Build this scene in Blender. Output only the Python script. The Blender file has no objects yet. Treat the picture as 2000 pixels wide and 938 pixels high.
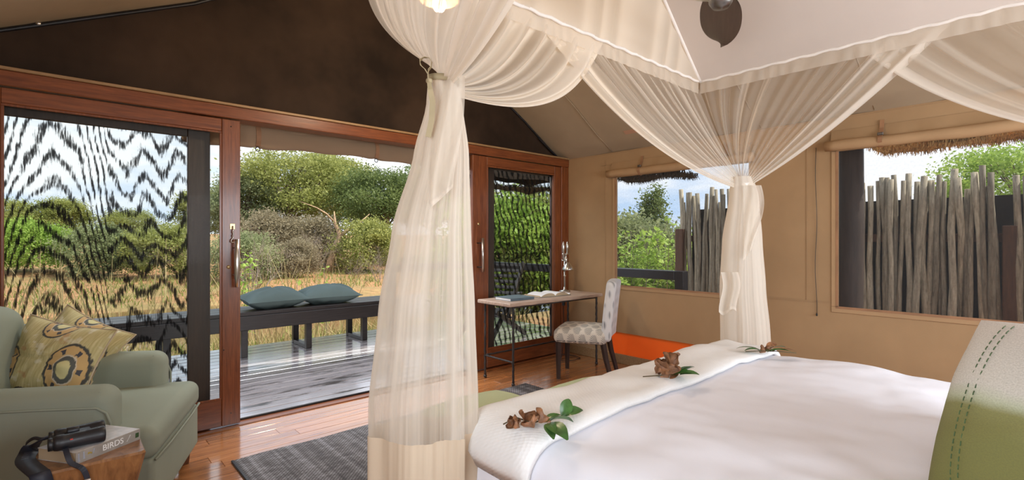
import bpy, bmesh, math, random
from mathutils import Vector, Matrix, noise
from math import sin, cos, pi, sqrt, radians, tan, exp

# ------------------------------------------------------------------ camera, world, lights, exposure
scn = bpy.context.scene
COL = scn.collection
CAMZ = 1.32
FPX = 980.0
FW = (0.670, 0.742)
RT = (0.742, -0.670)
cd = bpy.data.cameras.new('camera'); cam = bpy.data.objects.new('camera', cd); COL.objects.link(cam)
cam.location = (0, 0, CAMZ); cam.rotation_euler = (pi/2, 0, -math.atan2(FW[0], FW[1]))
cd.sensor_width = 36.0; cd.lens = 36.0*FPX/2000.0; cd.clip_start = 0.02; cd.clip_end = 500
scn.camera = cam
scn.view_settings.view_transform = 'Standard'
scn.view_settings.look = 'None'
scn.view_settings.gamma = 1.0
scn.view_settings.use_curve_mapping = False
scn.view_settings.exposure = 0.27

SUN_STRENGTH = 5.0
SKY_STRENGTH = 1.12
world = bpy.data.worlds.new('sky'); scn.world = world; world.use_nodes = True
wn = world.node_tree.nodes; wl = world.node_tree.links; wn.clear()
wo = wn.new('ShaderNodeOutputWorld'); wb = wn.new('ShaderNodeBackground'); wl.new(wb.outputs[0], wo.inputs[0])
tc = wn.new('ShaderNodeTexCoord')
mpn = wn.new('ShaderNodeMapping'); mpn.inputs['Scale'].default_value = (1.6, 1.6, 5.0); wl.new(tc.outputs['Generated'], mpn.inputs[0])
nz = wn.new('ShaderNodeTexNoise'); nz.inputs['Scale'].default_value = 2.2; nz.inputs['Detail'].default_value = 7; nz.inputs['Roughness'].default_value = 0.55
wl.new(mpn.outputs[0], nz.inputs[0])
cr = wn.new('ShaderNodeValToRGB'); wl.new(nz.outputs['Fac'], cr.inputs[0])
cr.color_ramp.elements[0].position = 0.38; cr.color_ramp.elements[0].color = (0.50, 0.66, 0.88, 1)
cr.color_ramp.elements[1].position = 0.56; cr.color_ramp.elements[1].color = (0.93, 0.95, 0.98, 1)
wl.new(cr.outputs[0], wb.inputs[0]); wb.inputs[1].default_value = SKY_STRENGTH

def light(name, kind, energy, color, loc, direction, size=None, size_y=None):
    d = bpy.data.lights.new(name, kind); d.energy = energy; d.color = color
    o = bpy.data.objects.new(name, d); COL.objects.link(o); o.location = loc
    o.rotation_euler = Vector(direction).to_track_quat('-Z', 'Y').to_euler()
    if kind == 'AREA':
        d.shape = 'RECTANGLE'; d.size = size; d.size_y = size_y or size
    return o
sun = light('sun', 'SUN', SUN_STRENGTH, (1.0, 0.93, 0.80), (8, -3, 9), (-0.50, 0.55, -1.0))
sun.data.angle = radians(0.6)
# unseen fill lamps added at openings in the left and bed-head walls
light('unseen_fill', 'AREA', 28, (0.86, 0.93, 1.0), (-0.66, 0.15, 1.45), (1, 0.12, -0.03), 1.35, 1.15)
light('unseen_fill', 'AREA', 98, (0.86, 0.93, 1.0), (2.4, -1.72, 1.50), (0.05, 1, 0.0), 3.2, 1.15)
# fill lamp added out of view above the door header, shining into the room
light('porch_fill', 'AREA', 140, (0.92, 0.96, 1.0), (1.9, 4.72, 2.80), (0.05, -0.70, -0.62), 4.6, 0.8)

# ------------------------------------------------------------------ helpers
def P(px, py, depth):
    s = (px-1000.0)/FPX
    return Vector((depth*(FW[0]+s*RT[0]), depth*(FW[1]+s*RT[1]), CAMZ+(469.0-py)/FPX*depth))

class MB:
    """collects geometry for ONE mesh"""
    def __init__(self): self.v = []; self.f = []; self.uv = {}; self.att = {}
    def add(self, vs, fs, uvs=None, att=None):
        b = len(self.v); self.v.extend([tuple(p) for p in vs])
        self.f.extend([tuple(i+b for i in q) for q in fs])
        if uvs:
            for i, t in enumerate(uvs): self.uv[b+i] = t
        if att:
            for i, t in enumerate(att): self.att[b+i] = t
        return self
    def box(self, lo, hi, ch=0.0, mtx=None):
        lo = Vector(lo); hi = Vector(hi); c = (lo+hi)/2; h = (hi-lo)/2
        ch = min(ch, h.x*.45, h.y*.45, h.z*.45)
        vs = []; fs = []
        if ch <= 0:
            for sx in (-1, 1):
                for sy in (-1, 1):
                    for sz in (-1, 1): vs.append(c+Vector((sx*h.x, sy*h.y, sz*h.z)))
            fs = [(0,1,3,2),(4,6,7,5),(0,4,5,1),(2,3,7,6),(0,2,6,4),(1,5,7,3)]
        else:
            idx = {}
            for sx in (-1, 1):
                for sy in (-1, 1):
                    for sz in (-1, 1):
                        for a in range(3):
                            s = [sx*h.x, sy*h.y, sz*h.z]; k = [sx, sy, sz]
                            q = [s[i]-(0 if i == a else k[i]*ch) for i in range(3)]
                            idx[(sx, sy, sz, a)] = len(vs); vs.append(c+Vector(q))
            for a in range(3):
                b_, c_ = (a+1) % 3, (a+2) % 3
                for s in (-1, 1):
                    def key(p, q):
                        k = [0, 0, 0]; k[a] = s; k[b_] = p; k[c_] = q; return (*k, a)
                    q = [idx[key(-1,-1)], idx[key(1,-1)], idx[key(1,1)], idx[key(-1,1)]]
                    fs.append(tuple(q if s > 0 else q[::-1]))
            for a in range(3):
                b_, c_ = (a+1) % 3, (a+2) % 3
                for p in (-1, 1):
                    for q in (-1, 1):
                        def kk(t, f):
                            k = [0, 0, 0]; k[a] = t; k[b_] = p; k[c_] = q; return idx[(*k, f)]
                        r = (kk(-1,b_), kk(1,b_), kk(1,c_), kk(-1,c_))
                        fs.append(r if p*q < 0 else r[::-1])
            for sx in (-1, 1):
                for sy in (-1, 1):
                    for sz in (-1, 1):
                        r = tuple(idx[(sx, sy, sz, a)] for a in range(3))
                        fs.append(r if sx*sy*sz > 0 else r[::-1])
        if mtx: vs = [mtx @ v for v in vs]
        return self.add(vs, fs)
    def beam(self, a, b, w, h, ch=0.003, up=(0, 0, 1)):
        a = Vector(a); b = Vector(b); d = b-a; L = d.length; x = d.normalized()
        z = Vector(up)
        if abs(x.dot(z)) > .98: z = Vector((0, 1, 0))
        y = z.cross(x).normalized(); z = x.cross(y)
        m = Matrix((x, y, z)).transposed().to_4x4(); m.translation = a
        return self.box((0, -w/2, -h/2), (L, w/2, h/2), ch, m)
    def tube(self, pts, rad, n=8, cap=True):
        pts = [Vector(p) for p in pts]; m = len(pts)
        rads = rad if isinstance(rad, (list, tuple)) else [rad]*m
        vs = []; fs = []
        t0 = (pts[1]-pts[0]).normalized()
        ref = Vector((0, 0, 1)) if abs(t0.z) < .9 else Vector((1, 0, 0))
        nrm = (ref - t0*ref.dot(t0)).normalized()
        for i in range(m):
            t = (pts[min(i+1, m-1)]-pts[max(i-1, 0)])
            if t.length < 1e-9: t = t0
            t = t.normalized(); nrm = nrm - t*nrm.dot(t)
            if nrm.length < 1e-6: nrm = t.orthogonal()
            nrm = nrm.normalized(); bi = t.cross(nrm)
            for k in range(n):
                a = 2*pi*k/n; vs.append(pts[i]+(nrm*cos(a)+bi*sin(a))*rads[i])
        for i in range(m-1):
            for k in range(n):
                k2 = (k+1) % n; fs.append((i*n+k, i*n+k2, (i+1)*n+k2, (i+1)*n+k))
        if cap:
            fs.append(tuple(range(n))[::-1]); fs.append(tuple((m-1)*n+k for k in range(n)))
        return self.add(vs, fs)
    def ribbon(self, pts, side, w, th=0.002):
        """flat strap: pts centre line, side = list of width directions (or one)"""
        pts = [Vector(p) for p in pts]; m = len(pts); vs = []; fs = []
        for i in range(m):
            t = (pts[min(i+1, m-1)]-pts[max(i-1, 0)]).normalized()
            s = Vector(side[i] if isinstance(side, list) else side); s = (s-t*s.dot(t))
            s = s.normalized() if s.length > 1e-6 else t.orthogonal().normalized()
            nn = t.cross(s); ww = w[i] if isinstance(w, (list, tuple)) else w
            for a, b in ((-1,-1),(1,-1),(1,1),(-1,1)): vs.append(pts[i]+s*a*ww/2+nn*b*th/2)
        for i in range(m-1):
            for k in range(4):
                k2 = (k+1) % 4; fs.append((i*4+k, i*4+k2, i*4+4+k2, i*4+4+k))
        fs.append((3,2,1,0)); fs.append(tuple((m-1)*4+k for k in range(4)))
        return self.add(vs, fs)
    def lathe(self, prof, n=20, c=(0, 0, 0), axis='z'):
        vs = []; fs = []; c = Vector(c)
        for r, z in prof:
            for k in range(n):
                a = 2*pi*k/n
                p = (r*cos(a), r*sin(a), z) if axis == 'z' else ((z, r*cos(a), r*sin(a)) if axis == 'x' else (r*sin(a), z, r*cos(a)))
                vs.append(c+Vector(p))
        m = len(prof)
        for i in range(m-1):
            for k in range(n):
                k2 = (k+1) % n; fs.append((i*n+k, i*n+k2, (i+1)*n+k2, (i+1)*n+k))
        if prof[0][0] > 1e-6: fs.append(tuple(range(n))[::-1])
        if prof[-1][0] > 1e-6: fs.append(tuple((m-1)*n+k for k in range(n)))
        return self.add(vs, fs)
    def grid(self, fn, nu, nv, closed=False, att=None):
        vs = []; fs = []; uvs = []; at = []
        for j in range(nv+1):
            for i in range(nu if closed else nu+1):
                u = i/nu; v = j/nv; vs.append(fn(u, v)); uvs.append((u, v))
                if att: at.append(att(u, v))
        w = nu if closed else nu+1
        for j in range(nv):
            for i in range(nu):
                i2 = (i+1) % w if closed else i+1
                fs.append((j*w+i, j*w+i2, (j+1)*w+i2, (j+1)*w+i))
        return self.add(vs, fs, uvs, at if att else None)
    def soft(self, c, s, r, n=5, fn=None, k=4, mtx=None):
        """rounded box, centre c, full size s, radius r; fn(local p, unit p) may move points"""
        h = Vector(s)/2; r = min(r, h.x*.999, h.y*.999, h.z*.999)
        ax = []
        for a in range(3):
            inn = h[a]-r
            arc = [r*tan(pi/4*i/k) for i in range(k+1)]
            xs = [-(inn+q) for q in arc[::-1]]
            xs += [-inn+2*inn*i/n for i in range(1, n)] if inn > 1e-4 else []
            xs += [inn+q for q in arc]
            ax.append(xs)
        vs = []; fs = []; idx = {}; uvs = []
        def vert(i, j, l):
            key = (i, j, l)
            if key in idx: return idx[key]
            p = Vector((ax[0][i], ax[1][j], ax[2][l]))
            inner = Vector([max(-(h[a]-r), min(h[a]-r, p[a])) for a in range(3)])
            d = p-inner
            q = inner+(d.normalized()*r if d.length > 1e-9 else d)
            u = Vector([q[a]/h[a] for a in range(3)])
            if fn: q = fn(q, u)
            q = q+Vector(c)
            if mtx: q = mtx @ q
            idx[key] = len(vs); vs.append(q); uvs.append((u.x*.5+.5, u.y*.5+.5)); return idx[key]
        N = [len(x) for x in ax]
        for i in range(N[0]-1):
            for j in range(N[1]-1):
                fs.append((vert(i,j,0), vert(i,j+1,0), vert(i+1,j+1,0), vert(i+1,j,0)))
                L = N[2]-1; fs.append((vert(i,j,L), vert(i+1,j,L), vert(i+1,j+1,L), vert(i,j+1,L)))
        for i in range(N[0]-1):
            for l in range(N[2]-1):
                fs.append((vert(i,0,l), vert(i+1,0,l), vert(i+1,0,l+1), vert(i,0,l+1)))
                J = N[1]-1; fs.append((vert(i,J,l), vert(i,J,l+1), vert(i+1,J,l+1), vert(i+1,J,l)))
        for j in range(N[1]-1):
            for l in range(N[2]-1):
                fs.append((vert(0,j,l), vert(0,j,l+1), vert(0,j+1,l+1), vert(0,j+1,l)))
                I = N[0]-1; fs.append((vert(I,j,l), vert(I,j+1,l), vert(I,j+1,l+1), vert(I,j,l+1)))
        return self.add(vs, fs, uvs)
    def build(self, name, mat, parent=None, smooth=False, loc=None, rot=None):
        me = bpy.data.meshes.new(name); me.from_pydata(self.v, [], self.f)
        if self.uv:
            lay = me.uv_layers.new(name='UVMap')
            for lp in me.loops: lay.data[lp.index].uv = self.uv.get(lp.vertex_index, (0, 0))
        if self.att:
            a = me.attributes.new('dens', 'FLOAT', 'POINT')
            a.data.foreach_set('value', [self.att.get(i, 0.5) for i in range(len(self.v))])
        me.materials.append(mat)
        if smooth: me.polygons.foreach_set('use_smooth', [True]*len(me.polygons))
        me.update()
        o = bpy.data.objects.new(name, me); COL.objects.link(o)
        if parent: o.parent = parent
        if loc is not None: o.location = loc
        if rot is not None: o.rotation_euler = rot
        return o

def tag(o, label=None, cat=None, group=None, kind=None):
    if label: o['label'] = label
    if cat: o['category'] = cat
    if group: o['group'] = group
    if kind: o['kind'] = kind
    return o
def thing(name, label, cat, loc=(0, 0, 0), rz=0.0, group=None):
    o = bpy.data.objects.new(name, None); COL.objects.link(o); o.empty_display_size = .1
    o.location = loc; o.rotation_euler = (0, 0, rz)
    return tag(o, label, cat, group)
def group_root(name):
    o = bpy.data.objects.new(name, None); COL.objects.link(o); o.empty_display_size = .1
    o['kind'] = 'structure'; return o
def dup(src, parent, loc=None, rot=None, scale=None):
    c = src.copy(); COL.objects.link(c); c.parent = parent
    if loc is not None: c.location = loc
    if rot is not None: c.rotation_euler = rot
    if scale is not None: c.scale = scale
    return c
def copy_tree(o, parent=None):
    c = o.copy(); COL.objects.link(c); c.parent = parent
    for ch in list(o.children): copy_tree(ch, c)
    return c

# ------------------------------------------------------------------ material helpers
class E:
    """tiny arithmetic on shader sockets"""
    def __init__(s, nt, sock): s.nt = nt; s.s = sock
    def _m(s, op, *o):
        n = s.nt.nodes.new('ShaderNodeMath'); n.operation = op
        for i, x in enumerate((s,)+o):
            if isinstance(x, E): s.nt.links.new(x.s, n.inputs[i])
            else: n.inputs[i].default_value = x
        return E(s.nt, n.outputs[0])
    def __add__(s, o): return s._m('ADD', o)
    __radd__ = __add__
    def __sub__(s, o): return s._m('SUBTRACT', o)
    def __rsub__(s, o): return (s*-1.0)+o
    def __mul__(s, o): return s._m('MULTIPLY', o)
    __rmul__ = __mul__
    def __truediv__(s, o): return s._m('DIVIDE', o)
    def sin(s): return s._m('SINE')
    def cos(s): return s._m('COSINE')
    def abs(s): return s._m('ABSOLUTE')
    def frac(s): return s._m('FRACT')
    def floor(s): return s._m('FLOOR')
    def sqrt(s): return s._m('SQRT')
    def pow(s, o): return s._m('POWER', o)
    def lt(s, o): return s._m('LESS_THAN', o)
    def gt(s, o): return s._m('GREATER_THAN', o)
    def max(s, o): return s._m('MAXIMUM', o)
    def min(s, o): return s._m('MINIMUM', o)
    def atan2(s, o): return s._m('ARCTAN2', o)
    def mod(s, o): return s._m('FLOORED_MODULO', o)
    def step(s, a, b):
        n = s.nt.nodes.new('ShaderNodeMapRange'); n.interpolation_type = 'SMOOTHSTEP'
        n.inputs[1].default_value = a; n.inputs[2].default_value = b
        s.nt.links.new(s.s, n.inputs[0]); return E(s.nt, n.outputs[0])

def newmat(name):
    m = bpy.data.materials.new(name); m.use_nodes = True
    nt = m.node_tree; b = nt.nodes['Principled BSDF']; return m, nt, b
def coords(nt, kind='Object', scale=(1, 1, 1)):
    t = nt.nodes.new('ShaderNodeTexCoord'); mp = nt.nodes.new('ShaderNodeMapping')
    mp.inputs['Scale'].default_value = scale; nt.links.new(t.outputs[kind], mp.inputs[0]); return mp.outputs[0]
def wcoords(nt, scale=(1, 1, 1)):
    g = nt.nodes.new('ShaderNodeNewGeometry'); mp = nt.nodes.new('ShaderNodeMapping')
    mp.inputs['Scale'].default_value = scale; nt.links.new(g.outputs['Position'], mp.inputs[0]); return mp.outputs[0]
def xyz(nt, vec):
    n = nt.nodes.new('ShaderNodeSeparateXYZ'); nt.links.new(vec, n.inputs[0])
    return [E(nt, n.outputs[i]) for i in range(3)]
def tnoise(nt, vec, scale, detail=3, rough=.5, dist=0):
    n = nt.nodes.new('ShaderNodeTexNoise'); n.inputs['Scale'].default_value = scale; n.inputs['Detail'].default_value = detail
    n.inputs['Roughness'].default_value = rough; n.inputs['Distortion'].default_value = dist
    nt.links.new(vec, n.inputs['Vector']); return E(nt, n.outputs['Fac'])
def ramp(nt, fac, stops):
    n = nt.nodes.new('ShaderNodeValToRGB'); nt.links.new(fac.s, n.inputs[0]); e = n.color_ramp.elements
    while len(e) < len(stops): e.new(.5)
    for i, (p, c) in enumerate(stops): e[i].position = p; e[i].color = (*c, 1)
    return n.outputs[0]
def mixc(nt, fac, a, b):
    n = nt.nodes.new('ShaderNodeMix'); n.data_type = 'RGBA'
    if isinstance(fac, E): nt.links.new(fac.s, n.inputs[0])
    else: n.inputs[0].default_value = fac
    for i, x in ((6, a), (7, b)):
        if isinstance(x, tuple): n.inputs[i].default_value = (*x, 1)
        else: nt.links.new(x, n.inputs[i])
    return n.outputs[2]
def bump(nt, b, fac, strength, dist=.01):
    n = nt.nodes.new('ShaderNodeBump'); n.inputs['Strength'].default_value = strength; n.inputs['Distance'].default_value = dist
    nt.links.new(fac.s, n.inputs['Height']); nt.links.new(n.outputs[0], b.inputs['Normal'])
def flat(name, col, rough=.5, metal=0.0, var=.12, scale=8, bmp=0.0, bscale=60, world_space=False):
    m, nt, b = newmat(name)
    v = wcoords(nt) if world_space else coords(nt)
    f = tnoise(nt, v, scale, 4)
    lo = tuple(max(0, c*(1-var*1.6)) for c in col); hi = tuple(min(1, c*(1+var*1.6)) for c in col)
    nt.links.new(ramp(nt, f, [(.3, lo), (.7, hi)]), b.inputs['Base Color'])
    b.inputs['Roughness'].default_value = rough; b.inputs['Metallic'].default_value = metal
    if bmp: bump(nt, b, tnoise(nt, v, bscale, 3), bmp, .004)
    return m
def wood(name, c1, c2, rough=.35, axis=0, scale=5, stretch=14, rnd=0.0, bmp=.15, dark=None, coat=0.0, coat_ior=1.5):
    m, nt, b = newmat(name)
    s = [stretch]*3; s[axis] = 1.0
    v = coords(nt, 'Object', tuple(s))
    oi = nt.nodes.new('ShaderNodeObjectInfo')
    off = nt.nodes.new('ShaderNodeVectorMath'); off.operation = 'MULTIPLY_ADD'
    nt.links.new(oi.outputs['Random'], off.inputs[0]); off.inputs[1].default_value = (37, 91, 53); nt.links.new(v, off.inputs[2])
    f = tnoise(nt, off.outputs[0], scale, 6, .6, .6)
    c = ramp(nt, f, [(.28, c1), (.5, tuple((a+d)/2 for a, d in zip(c1, c2))), (.72, c2)])
    if rnd:
        r = E(nt, oi.outputs['Random'])
        hs = nt.nodes.new('ShaderNodeHueSaturation'); nt.links.new(c, hs.inputs['Color'])
        nt.links.new((r*rnd+(1-rnd*.5)).s, hs.inputs['Value']); c = hs.outputs[0]
    if dark:
        w = tnoise(nt, wcoords(nt, (.8, 3.5, 1)), 2.2, 5, .65)
        c = mixc(nt, w.step(.5, .66), c, dark)
    nt.links.new(c, b.inputs['Base Color'])
    b.inputs['Roughness'].default_value = rough; b.inputs['Coat Weight'].default_value = coat; b.inputs['Coat Roughness'].default_value = .12; b.inputs['Coat IOR'].default_value = coat_ior
    if bmp: bump(nt, b, f, bmp, .003)
    return m
def canvas(name, col, rough=.85, var=.10, transl=0.0, wr=.25, weave=True):
    m, nt, b = newmat(name); v = wcoords(nt)
    big = tnoise(nt, v, 1.3, 4, .6); fine = tnoise(nt, v, 240, 2)
    lo = tuple(c*(1-var*1.8) for c in col); hi = tuple(min(1, c*(1+var*1.2)) for c in col)
    nt.links.new(ramp(nt, big, [(.3, lo), (.7, hi)]), b.inputs['Base Color'])
    b.inputs['Roughness'].default_value = rough; b.inputs['Specular IOR Level'].default_value = .2
    h = tnoise(nt, wcoords(nt, (1, 1, .55)), 3.2, 3, .45)*1.0
    if weave: h = h+fine*.04
    bump(nt, b, h, wr, .05)
    if transl:
        t = nt.nodes.new('ShaderNodeBsdfTranslucent'); t.inputs[0].default_value = (*hi, 1)
        mx = nt.nodes.new('ShaderNodeMixShader'); mx.inputs[0].default_value = transl
        out = nt.nodes['Material Output']
        nt.links.new(b.outputs[0], mx.inputs[1]); nt.links.new(t.outputs[0], mx.inputs[2]); nt.links.new(mx.outputs[0], out.inputs[0])
    return m
def netting(name, col, gain=1.0):
    m, nt, b = newmat(name); nt.nodes.remove(b); out = nt.nodes['Material Output']
    at = nt.nodes.new('ShaderNodeAttribute'); at.attribute_name = 'dens'
    d = nt.nodes.new('ShaderNodeBsdfDiffuse'); d.inputs[0].default_value = (*col, 1)
    t = nt.nodes.new('ShaderNodeBsdfTranslucent'); t.inputs[0].default_value = (*col, 1)
    m1 = nt.nodes.new('ShaderNodeMixShader'); m1.inputs[0].default_value = .45
    nt.links.new(d.outputs[0], m1.inputs[1]); nt.links.new(t.outputs[0], m1.inputs[2])
    tr = nt.nodes.new('ShaderNodeBsdfTransparent'); m2 = nt.nodes.new('ShaderNodeMixShader')
    f = E(nt, at.outputs['Fac'])*gain
    nt.links.new(f.s, m2.inputs[0]); nt.links.new(tr.outputs[0], m2.inputs[1]); nt.links.new(m1.outputs[0], m2.inputs[2])
    nt.links.new(m2.outputs[0], out.inputs[0]); return m
def leafmat(name, c1, c2, transl=.42, scale=.6):
    m, nt, b = newmat(name); v = wcoords(nt)
    f = tnoise(nt, v, scale, 3)*.6+tnoise(nt, v, 9*scale, 2)*.4
    c = ramp(nt, f, [(.32, c1), (.68, c2)])
    nt.links.new(c, b.inputs['Base Color']); b.inputs['Roughness'].default_value = .5; b.inputs['Specular IOR Level'].default_value = .3
    t = nt.nodes.new('ShaderNodeBsdfTranslucent'); nt.links.new(c, t.inputs[0])
    mx = nt.nodes.new('ShaderNodeMixShader'); mx.inputs[0].default_value = transl
    nt.links.new(b.outputs[0], mx.inputs[1]); nt.links.new(t.outputs[0], mx.inputs[2]); nt.links.new(mx.outputs[0], nt.nodes['Material Output'].inputs[0])
    return m
def screen(name, thread, field, open_lo, open_hi, fine=True):
    """insect mesh: open fraction follows the interference of its two woven layers"""
    m, nt, b = newmat(name); nt.nodes.remove(b); out = nt.nodes['Material Output']
    x, y, z = xyz(nt, wcoords(nt))
    if field:
        ph = field(nt, x, z)
        g = (ph*6.2832).cos()*.5+.5
        gr = tnoise(nt, wcoords(nt, (150, 150, 22)), 1.0, 2)
        gr2 = tnoise(nt, wcoords(nt, (14, 14, 14)), 1.0, 3)
        g = (g+(gr-.5)*2.3+(gr2-.5)*.9).step(-.20, .52)
        op = g*(open_hi-open_lo)+open_lo
    else:
        op = tnoise(nt, wcoords(nt, (60, 60, 60)), 1.0, 2)*.1+(open_lo+open_hi)/2-.05
    d = nt.nodes.new('ShaderNodeBsdfDiffuse'); d.inputs[0].default_value = (*thread, 1)
    tr = nt.nodes.new('ShaderNodeBsdfTransparent'); mx = nt.nodes.new('ShaderNodeMixShader')
    nt.links.new(op.s, mx.inputs[0]); nt.links.new(d.outputs[0], mx.inputs[1]); nt.links.new(tr.outputs[0], mx.inputs[2])
    nt.links.new(mx.outputs[0], out.inputs[0]); return m
def glassmat(name):
    m, nt, b = newmat(name); nt.nodes.remove(b); out = nt.nodes['Material Output']
    tr = nt.nodes.new('ShaderNodeBsdfTransparent'); tr.inputs[0].default_value = (.95, .97, .96, 1)
    gl = nt.nodes.new('ShaderNodeBsdfGlossy'); gl.inputs['Roughness'].default_value = .02
    fr = nt.nodes.new('ShaderNodeFresnel'); fr.inputs[0].default_value = 1.06
    mx = nt.nodes.new('ShaderNodeMixShader'); nt.links.new(fr.outputs[0], mx.inputs[0])
    nt.links.new(tr.outputs[0], mx.inputs[1]); nt.links.new(gl.outputs[0], mx.inputs[2]); nt.links.new(mx.outputs[0], out.inputs[0]); return m

def woven(name, col):
    m, nt, b = newmat(name)
    b.inputs['Base Color'].default_value = (*col, 1); b.inputs['Roughness'].default_value = .9; b.inputs['Specular IOR Level'].default_value = .15
    x, y, z = xyz(nt, wcoords(nt))
    rib = ((x*420.0).sin()*((y+z)*330.0).sin())*.5+.5
    cr_ = tnoise(nt, wcoords(nt, (30, 11, 11)), 1.0, 4, .6)
    bump(nt, b, rib*.25+cr_*1.0, .55, .006); return m
R = random.Random(7)
M = {}
M['canvas'] = canvas('tan_canvas', (.40, .255, .135), var=.07)
M['canvas_seam'] = canvas('tan_canvas_seam', (.37, .235, .125), var=.05)
M['canvas_roll'] = canvas('rolled_canvas', (.44, .28, .15), var=.07)
M['roof'] = canvas('roof_canvas', (.40, .31, .21), var=.06, wr=.18)
M['patch'] = canvas('repair_patch', (.50, .29, .19), var=.04)
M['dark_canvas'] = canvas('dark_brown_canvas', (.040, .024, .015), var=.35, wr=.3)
M['sod'] = canvas('sunlit_sod_cloth', (.80, .24, .05), var=.06, transl=.55, wr=.1)  # sunlight glowing through the cloth is put into the colour as orange
M['blind'] = canvas('blind_canvas', (.34, .235, .15), var=.06)
M['strap'] = flat('tan_strap', (.33, .17, .085), .7)
M['door_wood'] = wood('red_hardwood', (.105, .026, .009), (.26, .078, .024), .32, axis=2, coat=.25)
M['beam_wood'] = wood('red_hardwood_beam', (.105, .026, .009), (.26, .078, .024), .32, axis=0, coat=.25)
M['screen_wood'] = wood('brown_screen_frame', (.034, .019, .014), (.064, .036, .026), .5, axis=2)
M['tan_trim'] = wood('tan_trim', (.25, .14, .06), (.40, .25, .12), .5, axis=0)
M['floor_wood'] = wood('floor_plank', (.26, .085, .024), (.62, .26, .090), .22, axis=0, scale=3.2, stretch=16, rnd=.45, bmp=.05, coat=1.0, coat_ior=1.75)
M['deck_wood'] = wood('deck_plank', (.26, .235, .245), (.44, .41, .43), .20, axis=0, scale=3, stretch=20, rnd=.35, bmp=.15, dark=(.06, .052, .052), coat=1.0, coat_ior=1.8)
M['bench_wood'] = wood('bench_wood', (.018, .014, .013), (.040, .031, .029), .36, axis=0, scale=4, stretch=18, bmp=.2)
M['rail_wood'] = wood('rail_wood', (.010, .010, .014), (.020, .020, .026), .3, axis=1, scale=4, stretch=18, bmp=.1)
M['pole'] = wood('weathered_pole', (.17, .145, .105), (.50, .45, .345), .8, axis=2, scale=6, stretch=9, rnd=.7, bmp=.5)
M['post'] = wood('dark_post', (.028, .018, .014), (.060, .040, .031), .7, axis=2, scale=5, stretch=9, bmp=.3)
M['redpost'] = wood('rusty_post', (.06, .028, .015), (.13, .062, .032), .7, axis=2, scale=5, stretch=9, bmp=.3)
M['shade_net'] = flat('black_shade_net', (.008, .008, .009), .9)
M['glass'] = glassmat('pane_glass')
M['steel'] = flat('brushed_steel', (.62, .60, .56), .28, 1.0, var=.05)
M['dark_steel'] = flat('dull_steel', (.20, .19, .18), .35, 1.0, var=.1)
M['brass'] = flat('aged_brass', (.55, .42, .22), .35, 1.0, var=.1)
M['iron'] = flat('forged_iron', (.055, .050, .048), .42, .7, var=.2, bmp=.5, bscale=70)
M['black'] = flat('black_rubber', (.012, .012, .015), .42, var=.2)
M['black_strap'] = flat('black_webbing', (.014, .016, .028), .55, var=.2)
M['duvet'] = canvas('white_cotton', (.82, .82, .885), var=.02, wr=.10)
M['sheet'] = canvas('white_sheet', (.76, .74, .77), var=.02, wr=.10)
M['throw'] = woven('white_throw', (.80, .785, .77))
M['ottoman'] = canvas('pale_green_cotton', (.62, .72, .48), var=.04, wr=.2)
M['sage'] = canvas('sage_linen', (.275, .298, .235), var=.04, wr=.08)
M['teal'] = canvas('teal_green_cotton', (.14, .19, .185), var=.06, wr=.15)
M['net'] = netting('mosquito_net', (.86, .785, .685))
M['band'] = canvas('cream_band', (.74, .61, .46), var=.03, transl=.25, wr=.1)
M['canopy'] = canvas('canopy_roof_cloth', (.60, .52, .46), var=.03, wr=.08)
M['cord'] = flat('white_piping', (.80, .74, .68), .8, var=.03)
M['tie'] = flat('khaki_ribbon', (.36, .29, .17), .7, var=.1)
M['fan_blade'] = wood('fan_blade', (.055, .030, .021), (.090, .052, .037), .4, axis=0, bmp=.05)
M['fan_metal'] = flat('fan_nickel', (.50, .47, .40), .3, 1.0, var=.05)
M['walnut'] = wood('stool_wood', (.12, .045, .016), (.36, .165, .060), .28, axis=2, scale=4, stretch=9, bmp=.05, coat=.3)
M['desk_top'] = wood('limed_desk_top', (.36, .245, .175), (.60, .45, .36), .45, axis=0, scale=4, stretch=9, bmp=.25)
M['chair_leg'] = wood('dark_chair_leg', (.018, .010, .008), (.036, .020, .015), .35, axis=2, bmp=.05)
M['leg'] = wood('mahogany_leg', (.10, .035, .016), (.18, .07, .03), .35, axis=2, bmp=.05)
M['paper'] = flat('page_edges', (.50, .40, .27), .8, var=.06)
M['page'] = flat('white_page', (.78, .77, .78), .7, var=.02)
M['bluebook'] = flat('slate_blue_cover', (.10, .15, .19), .35, var=.08)
M['birdcover'] = flat('taupe_book_cover', (.30, .27, .24), .3, var=.1, scale=20)
M['birdtop'] = flat('pale_book_cover', (.52, .51, .52), .25, var=.2, scale=14)
M['letter'] = flat('white_lettering', (.82, .80, .78), .5, var=.02)
M['letter_dim'] = flat('grey_lettering', (.10, .10, .12), .5, var=.02)
M['green_mark'] = flat('green_mark', (.07, .13, .05), .5, var=.2)
M['yellow_mark'] = flat('yellow_mark', (.55, .40, .08), .5, var=.1)
M['pale_mark'] = flat('pale_mark', (.55, .58, .66), .5, var=.05)
M['red_mark'] = flat('red_mark', (.55, .05, .04), .4, var=.05)
M['dry'] = flat('dried_leaf', (.24, .105, .045), .5, var=.35, scale=30, bmp=.4, bscale=90)
M['leaf'] = flat('glossy_leaf', (.045, .115, .025), .3, var=.3, scale=30)
M['stem'] = flat('brown_stem', (.10, .075, .035), .7)
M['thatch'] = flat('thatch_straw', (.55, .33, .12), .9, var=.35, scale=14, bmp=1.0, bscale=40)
M['thatch_dark'] = flat('dark_thatch', (.07, .047, .030), .9, var=.35, scale=14, bmp=1.0, bscale=40)  # same straw in a darker colour
M['soil'] = None
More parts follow.
